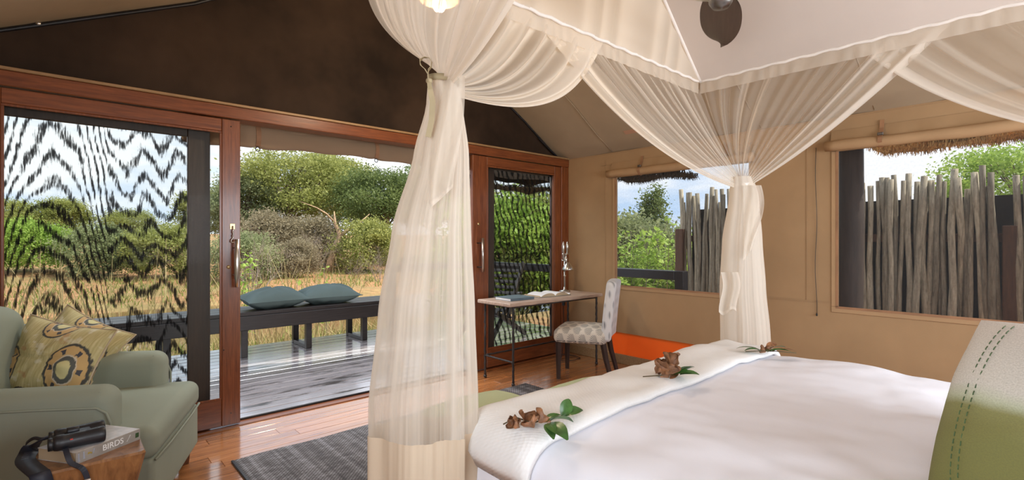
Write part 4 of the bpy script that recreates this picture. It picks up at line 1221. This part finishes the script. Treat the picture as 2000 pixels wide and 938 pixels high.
BB = thing('guest_book', 'closed slate blue hardback lying flat on the desk', 'book', (3.235, 3.545, .754), radians(-3))
MB().box((-.142, -.115, .003), (.139, .112, .021)).build('pages', M['page'], BB)
MB().box((-.145, -.118, .021), (.145, .118, .025), .001).build('cover', M['bluebook'], BB)
MB().box((-.145, -.118, 0), (.145, .118, .003), .001).build('cover', M['bluebook'], BB)
MB().box((-.145, -.120, 0), (.145, -.116, .025), .001).build('spine', M['bluebook'], BB)
OB = thing('open_book', 'thick open book lying face up on the desk before the lamp', 'book', (3.70, 3.555, .754), radians(-4))
for s in (-1, 1):
    vs = []; fs = []
    n_ = 12
    prof_ = [(s*.21*i/n_, .004+.034*(sin(min(1, i/n_*1.15)*pi)**.55 if i else .0)*(1-.35*i/n_)+.004) for i in range(n_+1)]
    prof_[-1] = (prof_[-1][0], .020)
    for y_ in (-.115, .115):
        for x, z in prof_: vs.append((x, y_, z))
        for x, z in prof_: vs.append((x*1.02, y_, .003))
    w = n_+1
    for i in range(n_):
        fs += [(i, i+1, 2*w+i+1, 2*w+i), (i, w+i, w+i+1, i+1), (2*w+i, 2*w+i+1, 3*w+i+1, 3*w+i)]
    fs.append((n_, w+n_, 3*w+n_, 2*w+n_))
    pg = MB().add(vs, fs).build('page_block', M['page'], OB, False)
    pg.data.materials.append(M['paper'])
    for k, p_ in enumerate(pg.data.polygons):
        p_.material_index = 0 if (k % 3 == 0 and k < 3*n_) else 1
    MB().box((min(0, s*.218), -.122, 0), (max(0, s*.218), .122, .003), .001).build('cover', M['bluebook'], OB)

LP = thing('desk_lamp', 'silver swing arm reading lamp with a small dome shade on the desk', 'lamp', (4.12, 3.70, .754))
MB().lathe([(.001, 0), (.058, 0), (.062, .006), (.055, .014), (.022, .020), (.014, .028), (.012, .05)], 24).build('base', M['steel'], LP, True)
MB().lathe([(.010, .03), (.010, .165), (.014, .168), (.014, .180), (.009, .184), (.009, .36)], 14).build('pole', M['steel'], LP, True)
sh = MB().lathe([(.012, .325), (.020, .322), (.024, .31), (.032, .298), (.050, .275), (.062, .250), (.064, .236), (.061, .236), (.046, .268), (.02, .29)], 24, (.02, -.03, 0)).build('shade', M['steel'], LP, True)
MB().lathe([(.001, .245), (.018, .25), (.02, .27), (.012, .285)], 14, (.02, -.03, 0)).build('bulb', M['page'], sh, True)
kn = MB().lathe([(.015, .325), (.020, .335), (.020, .365), (.012, .375), (.012, .40), (.016, .402), (.016, .412)], 14, (.005, -.012, 0)).build('knuckle', M['steel'], LP, True)
MB().tube([(-.055, -.01, .345), (-.02, -.01, .345)], .007, 8).build('thumb_screw', M['steel'], kn, True)
MB().beam((-.05, -.012, .412), (.06, -.012, .412), .016, .012).build('cross_bar', M['steel'], LP)
for xx in (-.035, .028):
    MB().tube([(xx, -.012, .36 if xx < 0 else .412), (xx, -.012, .50), (xx+.002, -.012, .53), (xx+.004, -.012, .55)], [.009, .016, .010, .003], 10).build('arm_spring', M['steel'], LP, True)
cbl = [Vector((4.19, 3.77, .75)), Vector((4.215, 3.80, .68)), Vector((4.225, 3.81, .50)), Vector((4.22, 3.80, .25)), Vector((4.16, 3.78, .02)), Vector((4.05, 3.70, .008)), Vector((4.15, 3.60, .008)), Vector((4.30, 3.63, .008)), Vector((4.34, 3.75, .008)), Vector((4.20, 3.86, .03))]
cab = tag(MB().tube(cbl, .004, 6).build('lamp_cable', M['black'], None, True), 'thin black lamp cable looping behind the desk to the floor', 'cable')
MB().box((4.205, 3.79, .58), (4.235, 3.82, .68), .006).build('inline_switch', M['black'], cab)

# ------------------------------------------------------------------ desk chair
DC = thing('desk_chair', 'upholstered desk chair in black and cream fan leaf print', 'chair', (3.80, 3.165, 0), 0)
fx = Vector((-.5, .866, 0)).normalized()          # facing
ang = math.atan2(fx.y, fx.x); DC.rotation_euler = (0, 0, ang)
def uvproj(m, sx, sy, mode):
    for i, p in enumerate(m.v):
        x, y_, z = p
        m.uv[i] = (x*sx if mode != 'b' else y_*sx, (y_ if mode == 't' else z)*sy)
ms = MB().soft((0, 0, .415), (.50, .50, .135), .050, 6, lambda p, u: p+Vector((0, 0, .03*(1-u.x**2)*(1-u.y**2)*(u.z > 0))))
for i, p in enumerate(ms.v):
    ms.uv[i] = (p[0]+10.0, p[1]*.9+(.20-p[2])*.9+10.0)
MB_seat = ms.build('seat', M['fan_print'], DC, True)
mbk = MB().soft((-.245, 0, .655), (.095, .47, .55), .035, 5, lambda p, u: p+Vector((-.055*((u.z+1)/2)**1.3+.016*(1-u.y*u.y), 0, .018*(1-u.y*u.y)*(u.z > .5))))
for i, p in enumerate(mbk.v):
    mbk.uv[i] = ((p[1]+p[0])*1.9+.5+10, p[2]*1.9)
bk_ = mbk.build('backrest', M['fan_print_back'], DC, True)
for (lx, ly, ex, ey) in ((.205, .205, .0, .0), (.205, -.205, .0, .0), (-.215, .20, -.085, .012), (-.215, -.20, -.085, -.012)):
    MB().tube([(lx+ex, ly+ey, 0), (lx+ex*.3, ly+ey*.3, .22), (lx, ly, .36)], [.020, .026, .029], 4).build('leg', M['chair_leg'], DC)

# ------------------------------------------------------------------ bed
BX0, BX1, BY0, BY1, BZ = 1.02, 2.93, -.62, 1.385, .715
def wrap(t, lo, hi, r):
    """position along an axis and how far the cloth has dropped when it runs over the edge"""
    if t < lo+r:
        a = (lo+r-t)/r
        if a < pi/2: return lo+r-r*sin(a), r*(1-cos(a))
        return lo, r+(a-pi/2)*r
    if t > hi-r:
        a = (t-hi+r)/r
        if a < pi/2: return hi-r+r*sin(a), r*(1-cos(a))
        return hi, r+(a-pi/2)*r
    return t, 0.0
def puff(x, y_):
    return .020*noise.noise(Vector((x*2.2, y_*2.2, 4)))+.010*noise.noise(Vector((x*5.5, y_*5.0, 9)))+.005*noise.noise(Vector((x*13, y_*11, 2)))
def cloth(a, b_, off=0.0, r=.11, zmin=.05, x0=BX0, x1=BX1, y0=BY0, y1=BY1):
    px_, dx_ = wrap(a, x0-off, x1+off, r); py_, dy_ = wrap(b_, y0-off, y1+off, r)
    dr = max(dx_, dy_)+.35*min(dx_, dy_)
    z = BZ+off-dr
    k = 1.0 if dr < .02 else max(.2, 1-dr*5)
    z += puff(px_, py_)*k
    rip = .012*min(1, dr*3)*sin((a+b_)*14+3*sin(a*5))
    if dx_ > dy_ and dr > .05: px_ += rip*(1 if a > 1.9 else -1)
    elif dr > .05: py_ += rip
    return Vector((px_, py_, max(z, zmin)))
BED = thing('bed', 'large bed made up with a smooth white duvet', 'bed', (1.93, .42, 0))
def bl_(p): return Vector(p)-Vector((1.93, .42, 0))
MB().box((BX0+.06-1.93, BY0+.05-.42, .02), (BX1-.05-1.93, BY1-.06-.42, .38), .01).build('base', M['sheet'], BED)
MB().soft((.035, -.04, .51), (1.86, 1.88, .28), .06, 3).build('mattress', M['sheet'], BED, True)
MB().grid(lambda u, v: bl_(cloth(BX0-.36+(BX1-BX0+.72)*u, BY0-.2+(BY1-BY0+.52)*v)), 110, 110).build('duvet', M['duvet'], BED, True)

# throw across the foot, two layers thick so that its folded edge shows
def throw_pt(u, v, off):
    a = BX0-.10+(BX1-BX0+.30)*u
    b_ = 1.045+.012*sin(a*3+.5)+.006*sin(a*9)+(BY1+.42-1.045)*v
    return cloth(a, b_, off, .11, .06)
th = MB()
nu, nv = 110, 46
th.grid(lambda u, v: throw_pt(u, v, .034-.012*exp(-(v*40)**2)), nu, nv)
th.grid(lambda u, v: throw_pt(1-u, v, .006), nu, nv)
w = nu+1; o2 = w*(nv+1)
for i in range(nu): th.f.append((i, o2+(nu-i), o2+(nu-i-1), i+1))
for j in range(nv): th.f += [(j*w, (j+1)*w, o2+(j+1)*w+nu, o2+j*w+nu), (j*w+nu, o2+j*w, o2+(j+1)*w, (j+1)*w+nu)]
tho = tag(th.build('bed_throw', M['throw'], None, True), 'white woven throw folded across the foot of the bed', 'throw')

def leaf_mesh(L, W, curl, n=7):
    m = MB()
    def f(u, v):
        x = L*v; w_ = W*(sin(pi*min(1, v*.93+.04))**.8)*(1-.25*v); a = (u*2-1)
        return Vector((a*w_, x, .25*abs(a)*w_+curl*L*sin(v*pi)+.01*L*sin(v*9)))
    m.grid(f, 4, n); return m
def sprig(label, px, py, seed, spec_leaves, petals, stem_pts, rz=0):
    # lies on the throw where the pixel's ray meets its top
    s = (px-1000)/FPX; d = (CAMZ-BZ-.04)*FPX/(py-469); x, y_ = d*(FW[0]+s*RT[0]), d*(FW[1]+s*RT[1])
    zz = BZ+puff(x, y_)+.034
    o = thing('leaf_sprig', label, 'sprig', (x, y_, zz), math.atan2(RT[1], RT[0])+rz, 'leaf sprigs on the bed throw'); rr = random.Random(seed)
    for (lx, ly, lz, L, W, ang_, tilt, roll, mt) in spec_leaves:
        lo = leaf_mesh(L, W, .12).build('leaf', M[mt], o, True, (lx, ly, lz), (radians(tilt), radians(roll), radians(ang_)))
    for (lx, ly, lz, rad, k) in petals:
        m = MB(); ph = rr.uniform(0, 6)
        def f(u, v, ph=ph, rad=rad):
            a = u*2*pi*.8+ph; h_ = v
            r = rad*(.35+.65*sin(h_*2.2))*(1+.22*sin(a*3+ph)+.12*sin(a*7+h_*4))
            return Vector((r*cos(a), r*sin(a), rad*1.5*h_*(1-.25*h_)+rad*.25*sin(a*2+ph)))
        m.grid(f, 18, 7); p_ = m.build('dried_petal', M['dry'], o, True, (lx, ly, lz), (rr.uniform(-.9, .9), rr.uniform(-.9, .9), rr.uniform(0, 6)))
    for pts in stem_pts:
        MB().tube(pts, .0022, 5).build('stem', M['stem'], o, True)
    return o
sprig('dried brown flower with green leaves on the throw corner nearest the drape', 1040, 828, 3,
      [(.045, -.02, .012, .10, .030, -150, -8, 10, 'leaf'), (.055, -.01, .020, .075, .028, -70, -10, -25, 'leaf'), (.05, -.015, .015, .085, .022, -178, -12, 15, 'leaf'), (.04, .0, .012, .06, .02, -60, 12, 0, 'leaf'),
       (.10, .055, .012, .075, .024, -62, 6, 20, 'leaf'), (.095, .055, .012, .065, .024, -8, 46, 30, 'leaf')],
      [(-.015, .0, .010, .028, 0), (.018, .004, .012, .026, 1), (-.045, -.012, .006, .022, 2), (-.06, -.005, .006, .018, 3), (.0, -.02, .008, .022, 4)],
      [[(-.01, 0, .006), (.03, .03, .008), (.07, .05, .010), (.10, .055, .012)], [(-.09, .0, .006), (-.05, .02, .02), (0, 0, .01)]])
sprig('curled brown seed pods with green leaves in the middle of the throw', 1302, 738, 5,
      [(.03, -.01, .012, .07, .026, -100, 8, 10, 'leaf'), (.04, -.005, .016, .085, .022, -80, 14, -15, 'leaf'), (.05, -.012, .012, .075, .02, -112, 6, 15, 'leaf'), (.055, .01, .012, .08, .02, -66, 10, 0, 'leaf'), (.02, .0, .008, .06, .022, -40, 4, 0, 'leaf')],
      [(0, 0, .040, .042, 0), (-.035, -.005, .010, .034, 1), (.005, -.02, .012, .036, 2), (-.015, .01, .030, .032, 3), (.02, .005, .060, .030, 4)],
      [[(-.10, -.01, .004), (-.05, -.012, .008), (0, -.01, .01)]])
sprig('flat green and brown leaf sprig on the throw end by the far drape', 1495, 685, 8,
      [(-.02, 0, .008, .12, .022, 78, 4, 10, 'leaf'), (0, -.01, .010, .12, .022, -75, 6, -12, 'leaf'), (.01, .01, .014, .10, .022, -50, 12, 20, 'dry'), (-.03, -.01, .010, .09, .018, 100, 4, 0, 'leaf'), (.02, -.02, .010, .12, .016, -98, 2, 0, 'dry'), (.0, -.02, .008, .11, .02, -110, 4, 0, 'leaf')],
      [(.005, .005, .010, .022, 0), (.03, .0, .010, .02, 1)],
      [[(-.10, .005, .006), (-.03, 0, .010), (.05, -.01, .010), (.14, -.03, .006)]])

# cushions at the head of the bed
GH = 'cushions at the head of the bed'
oc = cushion('dip_dyed_cushion', 'large linen cushion dyed white to olive with two rows of green stitching', M['ombre'], P(2190, 893, 1.03), (-.84, .22, .40), (.10, -.10, 1), .56, .48, .32, GH, 2, .010, -.07, False)
sw = MB()
st_src = None
for rowx in (.075, .105):
    for i in range(26):
        v = .06+.90*i/26
        def pt_(u, v):
            a = u*2-1; b_ = v*2-1; e = .62; p = 2.4
            th_ = .16*max(0, (1-abs(a)**p))**e*max(0, (1-abs(b_)**p))**e
            return Vector((.28*a*(1+.07*(1-b_*b_)), .24*b_*(1+.07*(1-a*a)), th_+.006))
        uu = rowx+.05
        p0 = pt_(uu, v); p1 = pt_(uu, v+.021)
        MB().tube([p0, (p0+p1)/2+Vector((0, 0, .001)), p1], .0012, 5, True).build('stitch', M['green_mark'], oc, True)
cushion('mottled_cushion', 'grey mottled cushion peeking out left behind the dip dyed cushion', M['lace'], P(2125, 835, 1.22), (-.80, .42, .42), (.1, -.1, 1), .46, .44, .16, GH, 5, .004, .06)
cushion('mottled_cushion', 'tall grey mottled cushion at the right frame edge behind the others', M['lace'], P(2172, 765, 1.38), (-.72, .52, .42), (.1, -.1, 1), .56, .52, .18, GH, 6, .004, .06)

# ottomans at the foot of the bed
def ottoman(label, x, y_, w, d, h, seed):
    o = thing('ottoman', label, 'ottoman', (x, y_, 0), 0, 'pale green ottomans at the foot of the bed')
    MB().soft((0, 0, h*.42+.03), (w*.97, d*.97, h*.84-.06), .05, 3).build('skirt', M['ottoman'], o, True)
    MB().soft((0, 0, h-.10), (w, d, .18), .085, 6, lambda p, u: p+Vector((0, 0, .05*(1-u.x**2)*(1-u.y**2)*(u.z > 0)+.004*noise.noise(p*14+Vector((seed, 0, 0)))))).build('cushion_top', M['ottoman'], o, True)
    for sx in (-1, 1):
        for sy in (-1, 1): MB().tube([(sx*w*.4, sy*d*.4, 0), (sx*w*.4, sy*d*.4, .10)], .02, 6).build('leg', M['leg'], o)
ottoman('pale green cotton ottoman at the bed foot beside the left drape', 1.47, 1.80, .56, .50, .545, 1)
ottoman('pale green ottoman hidden behind the throw nearer the desk', 2.10, 1.685, .70, .46, .525, 2)

# ------------------------------------------------------------------ canopy with mosquito net
XL, XR, YF, YH, ZE = .78, 2.95, 1.53, -.60, 2.30
RX, RZ = 1.865, 3.03
CN = thing('bed_canopy', 'white mosquito net canopy gathered into drapes around the bed', 'canopy', (0, 0, 0))
def sheet(name, mat, pts, th_=.003, nu=20, nv=10, fn=None):
    a, b_, c_, d_ = [Vector(p) for p in pts]
    def f(u, v):
        p = (a*(1-u)+b_*u)*(1-v)+(d_*(1-u)+c_*u)*v
        return p+(fn(u, v) if fn else Vector())
    return MB().grid(f, nu, nv).build(name, mat, CN, True)
YG = YF-.12
sheet('roof_panel', M['canopy'], [(XR, YF, ZE), (XR, YH, ZE), (RX, YH, RZ), (RX, YG, RZ)], fn=lambda u, v: Vector((0, 0, -.03*sin(pi*v)*(.5+.5*sin(u*5)))))
sheet('roof_panel', M['canopy'], [(XL, YH, ZE), (XL, YF, ZE), (RX, YG, RZ), (RX, YH, RZ)], fn=lambda u, v: Vector((0, 0, -.03*sin(pi*v))))
gp_ = MB()
def gable(u, v):
    x = XL+(XR-XL)*u; z1 = ZE+(RZ-ZE)*(1-abs(x-RX)/(XR-RX)); z = ZE+(z1-ZE)*v
    return Vector((x, YF-.12*(z-ZE)/(RZ-ZE)+.010*sin(u*70+sin(u*23)*2)*(1-v*.6), z))
gp_.grid(gable, 120, 12, att=lambda u, v: .80+.12*sin(u*70+sin(u*23)*2))
gp_.build('gable_net', M['net'], CN, True)
MB().tube([(XR+(RX-XR)*t/12, YF+(YG-YF)*t/12-.004, ZE+(RZ-ZE)*t/12-.03*sin(pi*t/12)*.5) for t in range(13)], .010, 8).build('corner_piping', M['cord'], CN, True)
for a, b_ in (((XL, YF), (XR, YF)), ((XR, YF), (XR, YH)), ((XL, YF), (XL, YH))):
    pts = [(a[0]+(b_[0]-a[0])*i/60, a[1]+(b_[1]-a[1])*i/60, ZE+.004*sin(i*1.7)) for i in range(61)]
    MB().tube(pts, .0085, 6).build('edge_cord', M['cord'], CN, True)
    nx_ = (0, -1) if a[1] == b_[1] else ((-1, 0) if a[0] == XR else (1, 0))
    def vf(u, v, a=a, b_=b_, nx_=nx_):
        w_ = .003*sin(u*160+3*sin(u*31))*(.4+.6*v)
        return Vector((a[0]+(b_[0]-a[0])*u-nx_[0]*(w_+.006), a[1]+(b_[1]-a[1])*u-nx_[1]*(w_+.006), ZE-.072*v))
    MB().grid(vf, 220, 4, att=lambda u, v: .60+.05*sin(u*160+3*sin(u*31))).build('valance', M['net'], CN, True)

def fold_noise(u, seed, k=1.0):
    return noise.noise(Vector((u*9*k+seed, seed*1.7, 0)))+.6*noise.noise(Vector((u*23*k+seed, 3, seed)))
def drape(name, T0, T1, G, C0, C1, gw, seed, nrm, folds=11, amp=.03, base=.22, cpow=1.6, edge=.5, hemw=.05, gspan=None):
    """net panel hung along T0-T1 (u) and gathered at G (v=1); C1 is the control point of its free edge"""
    T0 = Vector(T0); T1 = Vector(T1); G = Vector(G); C0 = Vector(C0); C1 = Vector(C1); nrm = Vector(nrm).normalized()
    gd = Vector(gspan or (0, 0, 1))
    nu, nv = 230, 34
    def streak(u): return fold_noise(u, seed, 1.6)
    def f(u, v):
        t = T0.lerp(T1, u); c = C0.lerp(C1, u**cpow); g_ = G+gd*(.5-u)*gw
        p = t*(1-v)**2+c*2*v*(1-v)+g_*v*v
        env = (min(1, v*5))*(1-v)**.75
        w_ = sin(u*folds*2*pi+2.2*sin(u*7+seed))+.7*streak(u)
        p = p+nrm*w_*amp*env
        return p
    def dn(u, v):
        s = fold_noise(u, seed+2, 2.6); k = base+1.0*max(0, s-.12)+.05*sin(u*folds*2*pi+2.2*sin(u*7+seed)+1)
        k += (.25)*v**2.2
        t = max(0, min(1, (v-.80)/.15)); k = k*(1-t)+.96*t
        if u > 1-hemw: k += edge*(1 if u > 1-hemw*.85 else .5)
        t = max(0, min(1, (u-.78)/.14)); k += .42*t
        return max(.10, min(.97, k))
    MB().grid(f, nu, nv, att=dn).build(name, M['net'], CN, True)
GR = P(1450, 364, 3.10); GL = P(866, 160, 1.67)
# foot side: half gathered to the left tie, half to the right tie
drape('net_panel', (XL, YF+.01, ZE), (2.0, YF+.012, ZE), GL, (.80, YF+.02, 2.05), P(1118, 262, 2.35), .07, 1.3, (0, 1, .15), 10, .030, .52, 1.3, .45)
drape('net_panel', (XR, YF+.02, ZE), (1.50, YF+.02, ZE), GR, (3.02, 1.50, 2.0), P(1236, 312, 2.72), .05, 4.2, (.2, 1, .1), 12, .022, .24, 1.4)
# right side
drape('net_panel', (XR+.01, YF, ZE), (XR+.01, .34, ZE), GR, (3.02, 1.48, 2.0), P(1640, 262, 2.78), .05, 7.7, (1, .2, .1), 13, .020, .17, 1.4)
drape('net_panel', (XR+.02, YH, ZE), (XR+.02, .715, ZE), (3.06, -.42, 1.66), (3.0, -.5, 2.0), P(1885, 268, 2.45), .05, 2.9, (1, 0, .1), 14, .020, .17, 1.4)
# left side, near the camera
drape('net_panel', (XL-.01, YF, ZE), (XL-.01, .42, ZE), GL, (.70, 1.58, 2.02), P(1015, 62, 1.34), .07, 5.5, (1, .2, .1), 10, .030, .46, 1.2, .35)

def tail(name, keys, depth, seed, folds, base, zband=None, skew=.7, amp0=.10):
    """hanging gathered cloth below a tie: keys = (pixel x, pixel y, half width px)"""
    ks = []
    for (px, py, hw) in keys:
        c = P(px, py, depth); ks.append((c.z, c, hw/FPX*depth))
    zt, zb = ks[0][0], ks[-1][0]
    def at(z):
        for (z0, c0, h0), (z1, c1, h1) in zip(ks, ks[1:]):
            if z0 >= z >= z1:
                t = (z0-z)/(z0-z1); t = t*t*(3-2*t)*.5+t*.5
                return c0.lerp(c1, t), h0+(h1-h0)*t
        return ks[-1][1], ks[-1][2]
    r_ = Vector((RT[0], RT[1], 0)); f_ = Vector((FW[0], FW[1], 0))
    def f(u, v):
        z = zt+(zb-zt)*v; c, h_ = at(z); a = u*2*pi
        w_ = sin(a*folds+1.6*sin(a*3+seed)+.7*sin(v*3))*.6+.55*fold_noise(cos(a)*.6+sin(a)*.37+v*.12, seed)
        k = 1+amp0*(.6+.6*v)*w_
        rr_ = h_*k
        q = c+r_*cos(a)*rr_+f_*sin(a)*rr_*skew; q.z = z
        return q
    def dn(u, v):
        a = u*2*pi
        w_ = sin(a*folds+1.6*sin(a*3+seed)+.7*sin(v*3)+1.2)
        s = fold_noise(cos(a)*.9+sin(a)*.6+v*.05, seed+3, 1.3)
        return max(.25, min(.97, base+.16*w_+.30*s+.30*(1-v)**3))
    return MB().grid(f, 220, 60, True, att=dn).build(name, M['net'], CN, True), at, f
tl, atl, ftl = tail('drape_tail', [(862, 150, 24), (868, 205, 33), (862, 300, 50), (842, 450, 72), (832, 610, 88), (826, 780, 99), (826, 938, 98), (826, 1220, 100)], 1.67, 2.0, 7, .54, skew=.7, amp0=.15)
tr_, atr, ftr = tail('drape_tail', [(1449, 346, 20), (1452, 385, 27), (1449, 470, 36), (1450, 560, 41), (1455, 650, 44), (1460, 760, 48), (1460, 880, 50)], 3.10, 6.0, 6, .80, skew=.8)
# cotton band at the foot of the near drape
z0b, z1b = .69, .03
def bandf(u, v):
    z = z0b+(z1b-z0b)*v; c, h_ = atl(z); a = u*2*pi
    zt = P(862, 150, 1.67).z; zb = P(826, 1220, 1.67).z; vv = (zt-z)/(zt-zb)
    q = ftl(u, vv); d = (q-c); d.z = 0
    return q+d*.012
MB().grid(bandf, 200, 16, True).build('cotton_band', M['band'], CN, True)
# loose fold of net hanging over the near drape
def flapf(u, v):
    px = 856+ (52-20*v)*u+ (4 if True else 0)*sin(v*5); py = 150+ (258+10*sin(u*pi))*v*(1-.16*u*v) - 8*sin(u*pi)
    px += -14*v*(1-u)-10*sin(v*pi)*(1-u)
    h_ = 1.67-.75*(.035+ .10*min(1, v*1.1))-.015
    return P(px, py, h_+.012*sin(u*9+v*4)+.02*(u-.5)**2*4)
MB().grid(flapf, 60, 40, att=lambda u, v: .55+.22*noise.noise(Vector((u*5, v*3, 2)))+.3*(v > .96)+.3*(u < .05)).build('loose_fold', M['net'], CN, True)
def flap2(u, v):
    px = 1452+ (28-6*v)*u+8*sin(v*4+1)*u; py = 362+ (148*(1-.15*u))*v
    return P(px+10*sin(v*3)*u, py, 3.10-.8*(.07+.05*v)-.02+.01*sin(u*8+v*5))
MB().grid(flap2, 40, 30, att=lambda u, v: .55+.22*noise.noise(Vector((u*5, v*3, 7)))+.2*(u > .93)).build('loose_fold', M['net'], CN, True)
def flap3(u, v):
    px = 1408+34*u+4*sin(v*5); py = 532+ (78+6*sin(u*6))*v
    return P(px, py, 2.98+.02*sin(u*7))
MB().grid(flap3, 30, 20, att=lambda u, v: .62+.15*sin(u*14)+.2*(u < .06)+.2*(v > .94)).build('loose_fold', M['net'], CN, True)
# ribbons
def ring(c, r1, r2, tilt, n=28):
    r_ = Vector((RT[0], RT[1], 0)); f_ = Vector((FW[0], FW[1], 0))
    return [c+r_*r1*cos(2*pi*i/n)+f_*r2*sin(2*pi*i/n)+Vector((0, 0, tilt*cos(2*pi*i/n))) for i in range(n+1)]
tie = MB().ribbon(ring(P(866, 158, 1.67), .052, .046, -.004), (0, 0, 1), .020, .003).build('tie_ribbon', M['tie'], CN, True)
dk = 1.60
lp = [(838, 160), (836, 145), (830, 135), (822, 128), (820, 118), (828, 112), (838, 113), (843, 121), (842, 131), (837, 137), (836, 150), (838, 160)]
MB().ribbon([P(a, b_, dk-.01*sin(i*.6)) for i, (a, b_) in enumerate(lp)], Vector((FW[0], FW[1], .2)), .016, .002).build('ribbon_loop', M['tie'], tie)
MB().ribbon([P(838, 160, dk), P(840, 175, dk-.01), P(845, 200, dk-.01), P(843, 235, dk-.01), P(836, 268, dk-.01)], Vector((RT[0], RT[1], 0)), [.012, .016, .018, .018, .018], .002).build('ribbon_end', M['tie'], tie)
MB().soft(P(838, 158, dk+.005), (.018, .018, .016), .006, 2).build('knot', M['tie'], tie, True)
MB().ribbon(ring(P(1450, 362, 3.10), .062, .055, .004), (0, 0, 1), .022, .003).build('tie_ribbon', M['net'] if False else M['cord'], CN, True)

# ------------------------------------------------------------------ ceiling fan
FN = thing('ceiling_fan', 'ceiling fan with broad dark brown blades and a nickel hub under the canopy', 'fan', (1.87, .885, 2.255))
MB().lathe([(.001, -.02), (.03, -.018), (.045, .0), (.05, .012), (.095, .022), (.135, .036), (.145, .055), (.13, .10), (.06, .12), (.02, .13), (.012, .16), (.012, .80)], 32).build('hub', M['fan_metal'], FN, True)
MB().lathe([(.001, -.055), (.03, -.050), (.043, -.03), (.045, 0)], 22).build('hub_cap', M['dark_steel'], FN, True)
for k in range(3):
    a = math.atan2(.195, .41)+k*2*pi/3
    m = MB()
    def bf(u, v):
        x = .05+.60*v; w_ = .085*sin(pi*(.18+.82*v))**.6*(1 if v < .999 else 0)+.0
        w_ = .086*(max(0, 1-(abs(v-.5)/.5)**2.2))**.62
        return Vector((x, (u*2-1)*w_, .05+.016*(u*2-1)))
    m.grid(bf, 10, 20); vt = list(m.v); m.add([(x, y_, z-.006) for x, y_, z in vt], [q[::-1] for q in m.f])
    bo = m.build('blade', M['fan_blade'], FN, False, (0, 0, 0), (0, 0, a))
    MB().box((.09, -.018, .052), (.16, .018, .062), .003).build('blade_iron', M['fan_metal'], bo)

# pendant bulb glowing behind the near net
PD = thing('pendant_lamp', 'small glowing pendant lamp behind the gathered net', 'lamp', P(858, 8, 3.30))
PZ = PD.location.z
em, nt, b = newmat('warm_bulb'); b.inputs['Emission Color'].default_value = (1, .78, .48, 1); b.inputs['Emission Strength'].default_value = 14
b.inputs['Base Color'].default_value = (1, .9, .7, 1)
MB().lathe([(.001, -.05), (.03, -.043), (.045, -.015), (.045, .01), (.025, .045), (.014, .06)], 18).build('bulb', em, PD, True)
MB().lathe([(.018, .055), (.020, .10), (.008, .11)], 14).build('holder', M['brass'], PD, True)
MB().lathe([(.02, .09), (.06, .08), (.13, .02), (.135, .015), (.06, .085), (.02, .098)], 24).build('shade', M['tan_trim'], PD, True)
MB().tube([(0, 0, .10), (0, 0, max(.15, roofz(PD.location.x)-PZ))], .004, 6).build('cord', M['black'], PD)
pl = light('pendant_light', 'POINT', 40, (1, .78, .54), (PD.location.x, PD.location.y, PZ-.09), (0, 0, -1)); pl.data.shadow_soft_size = .06
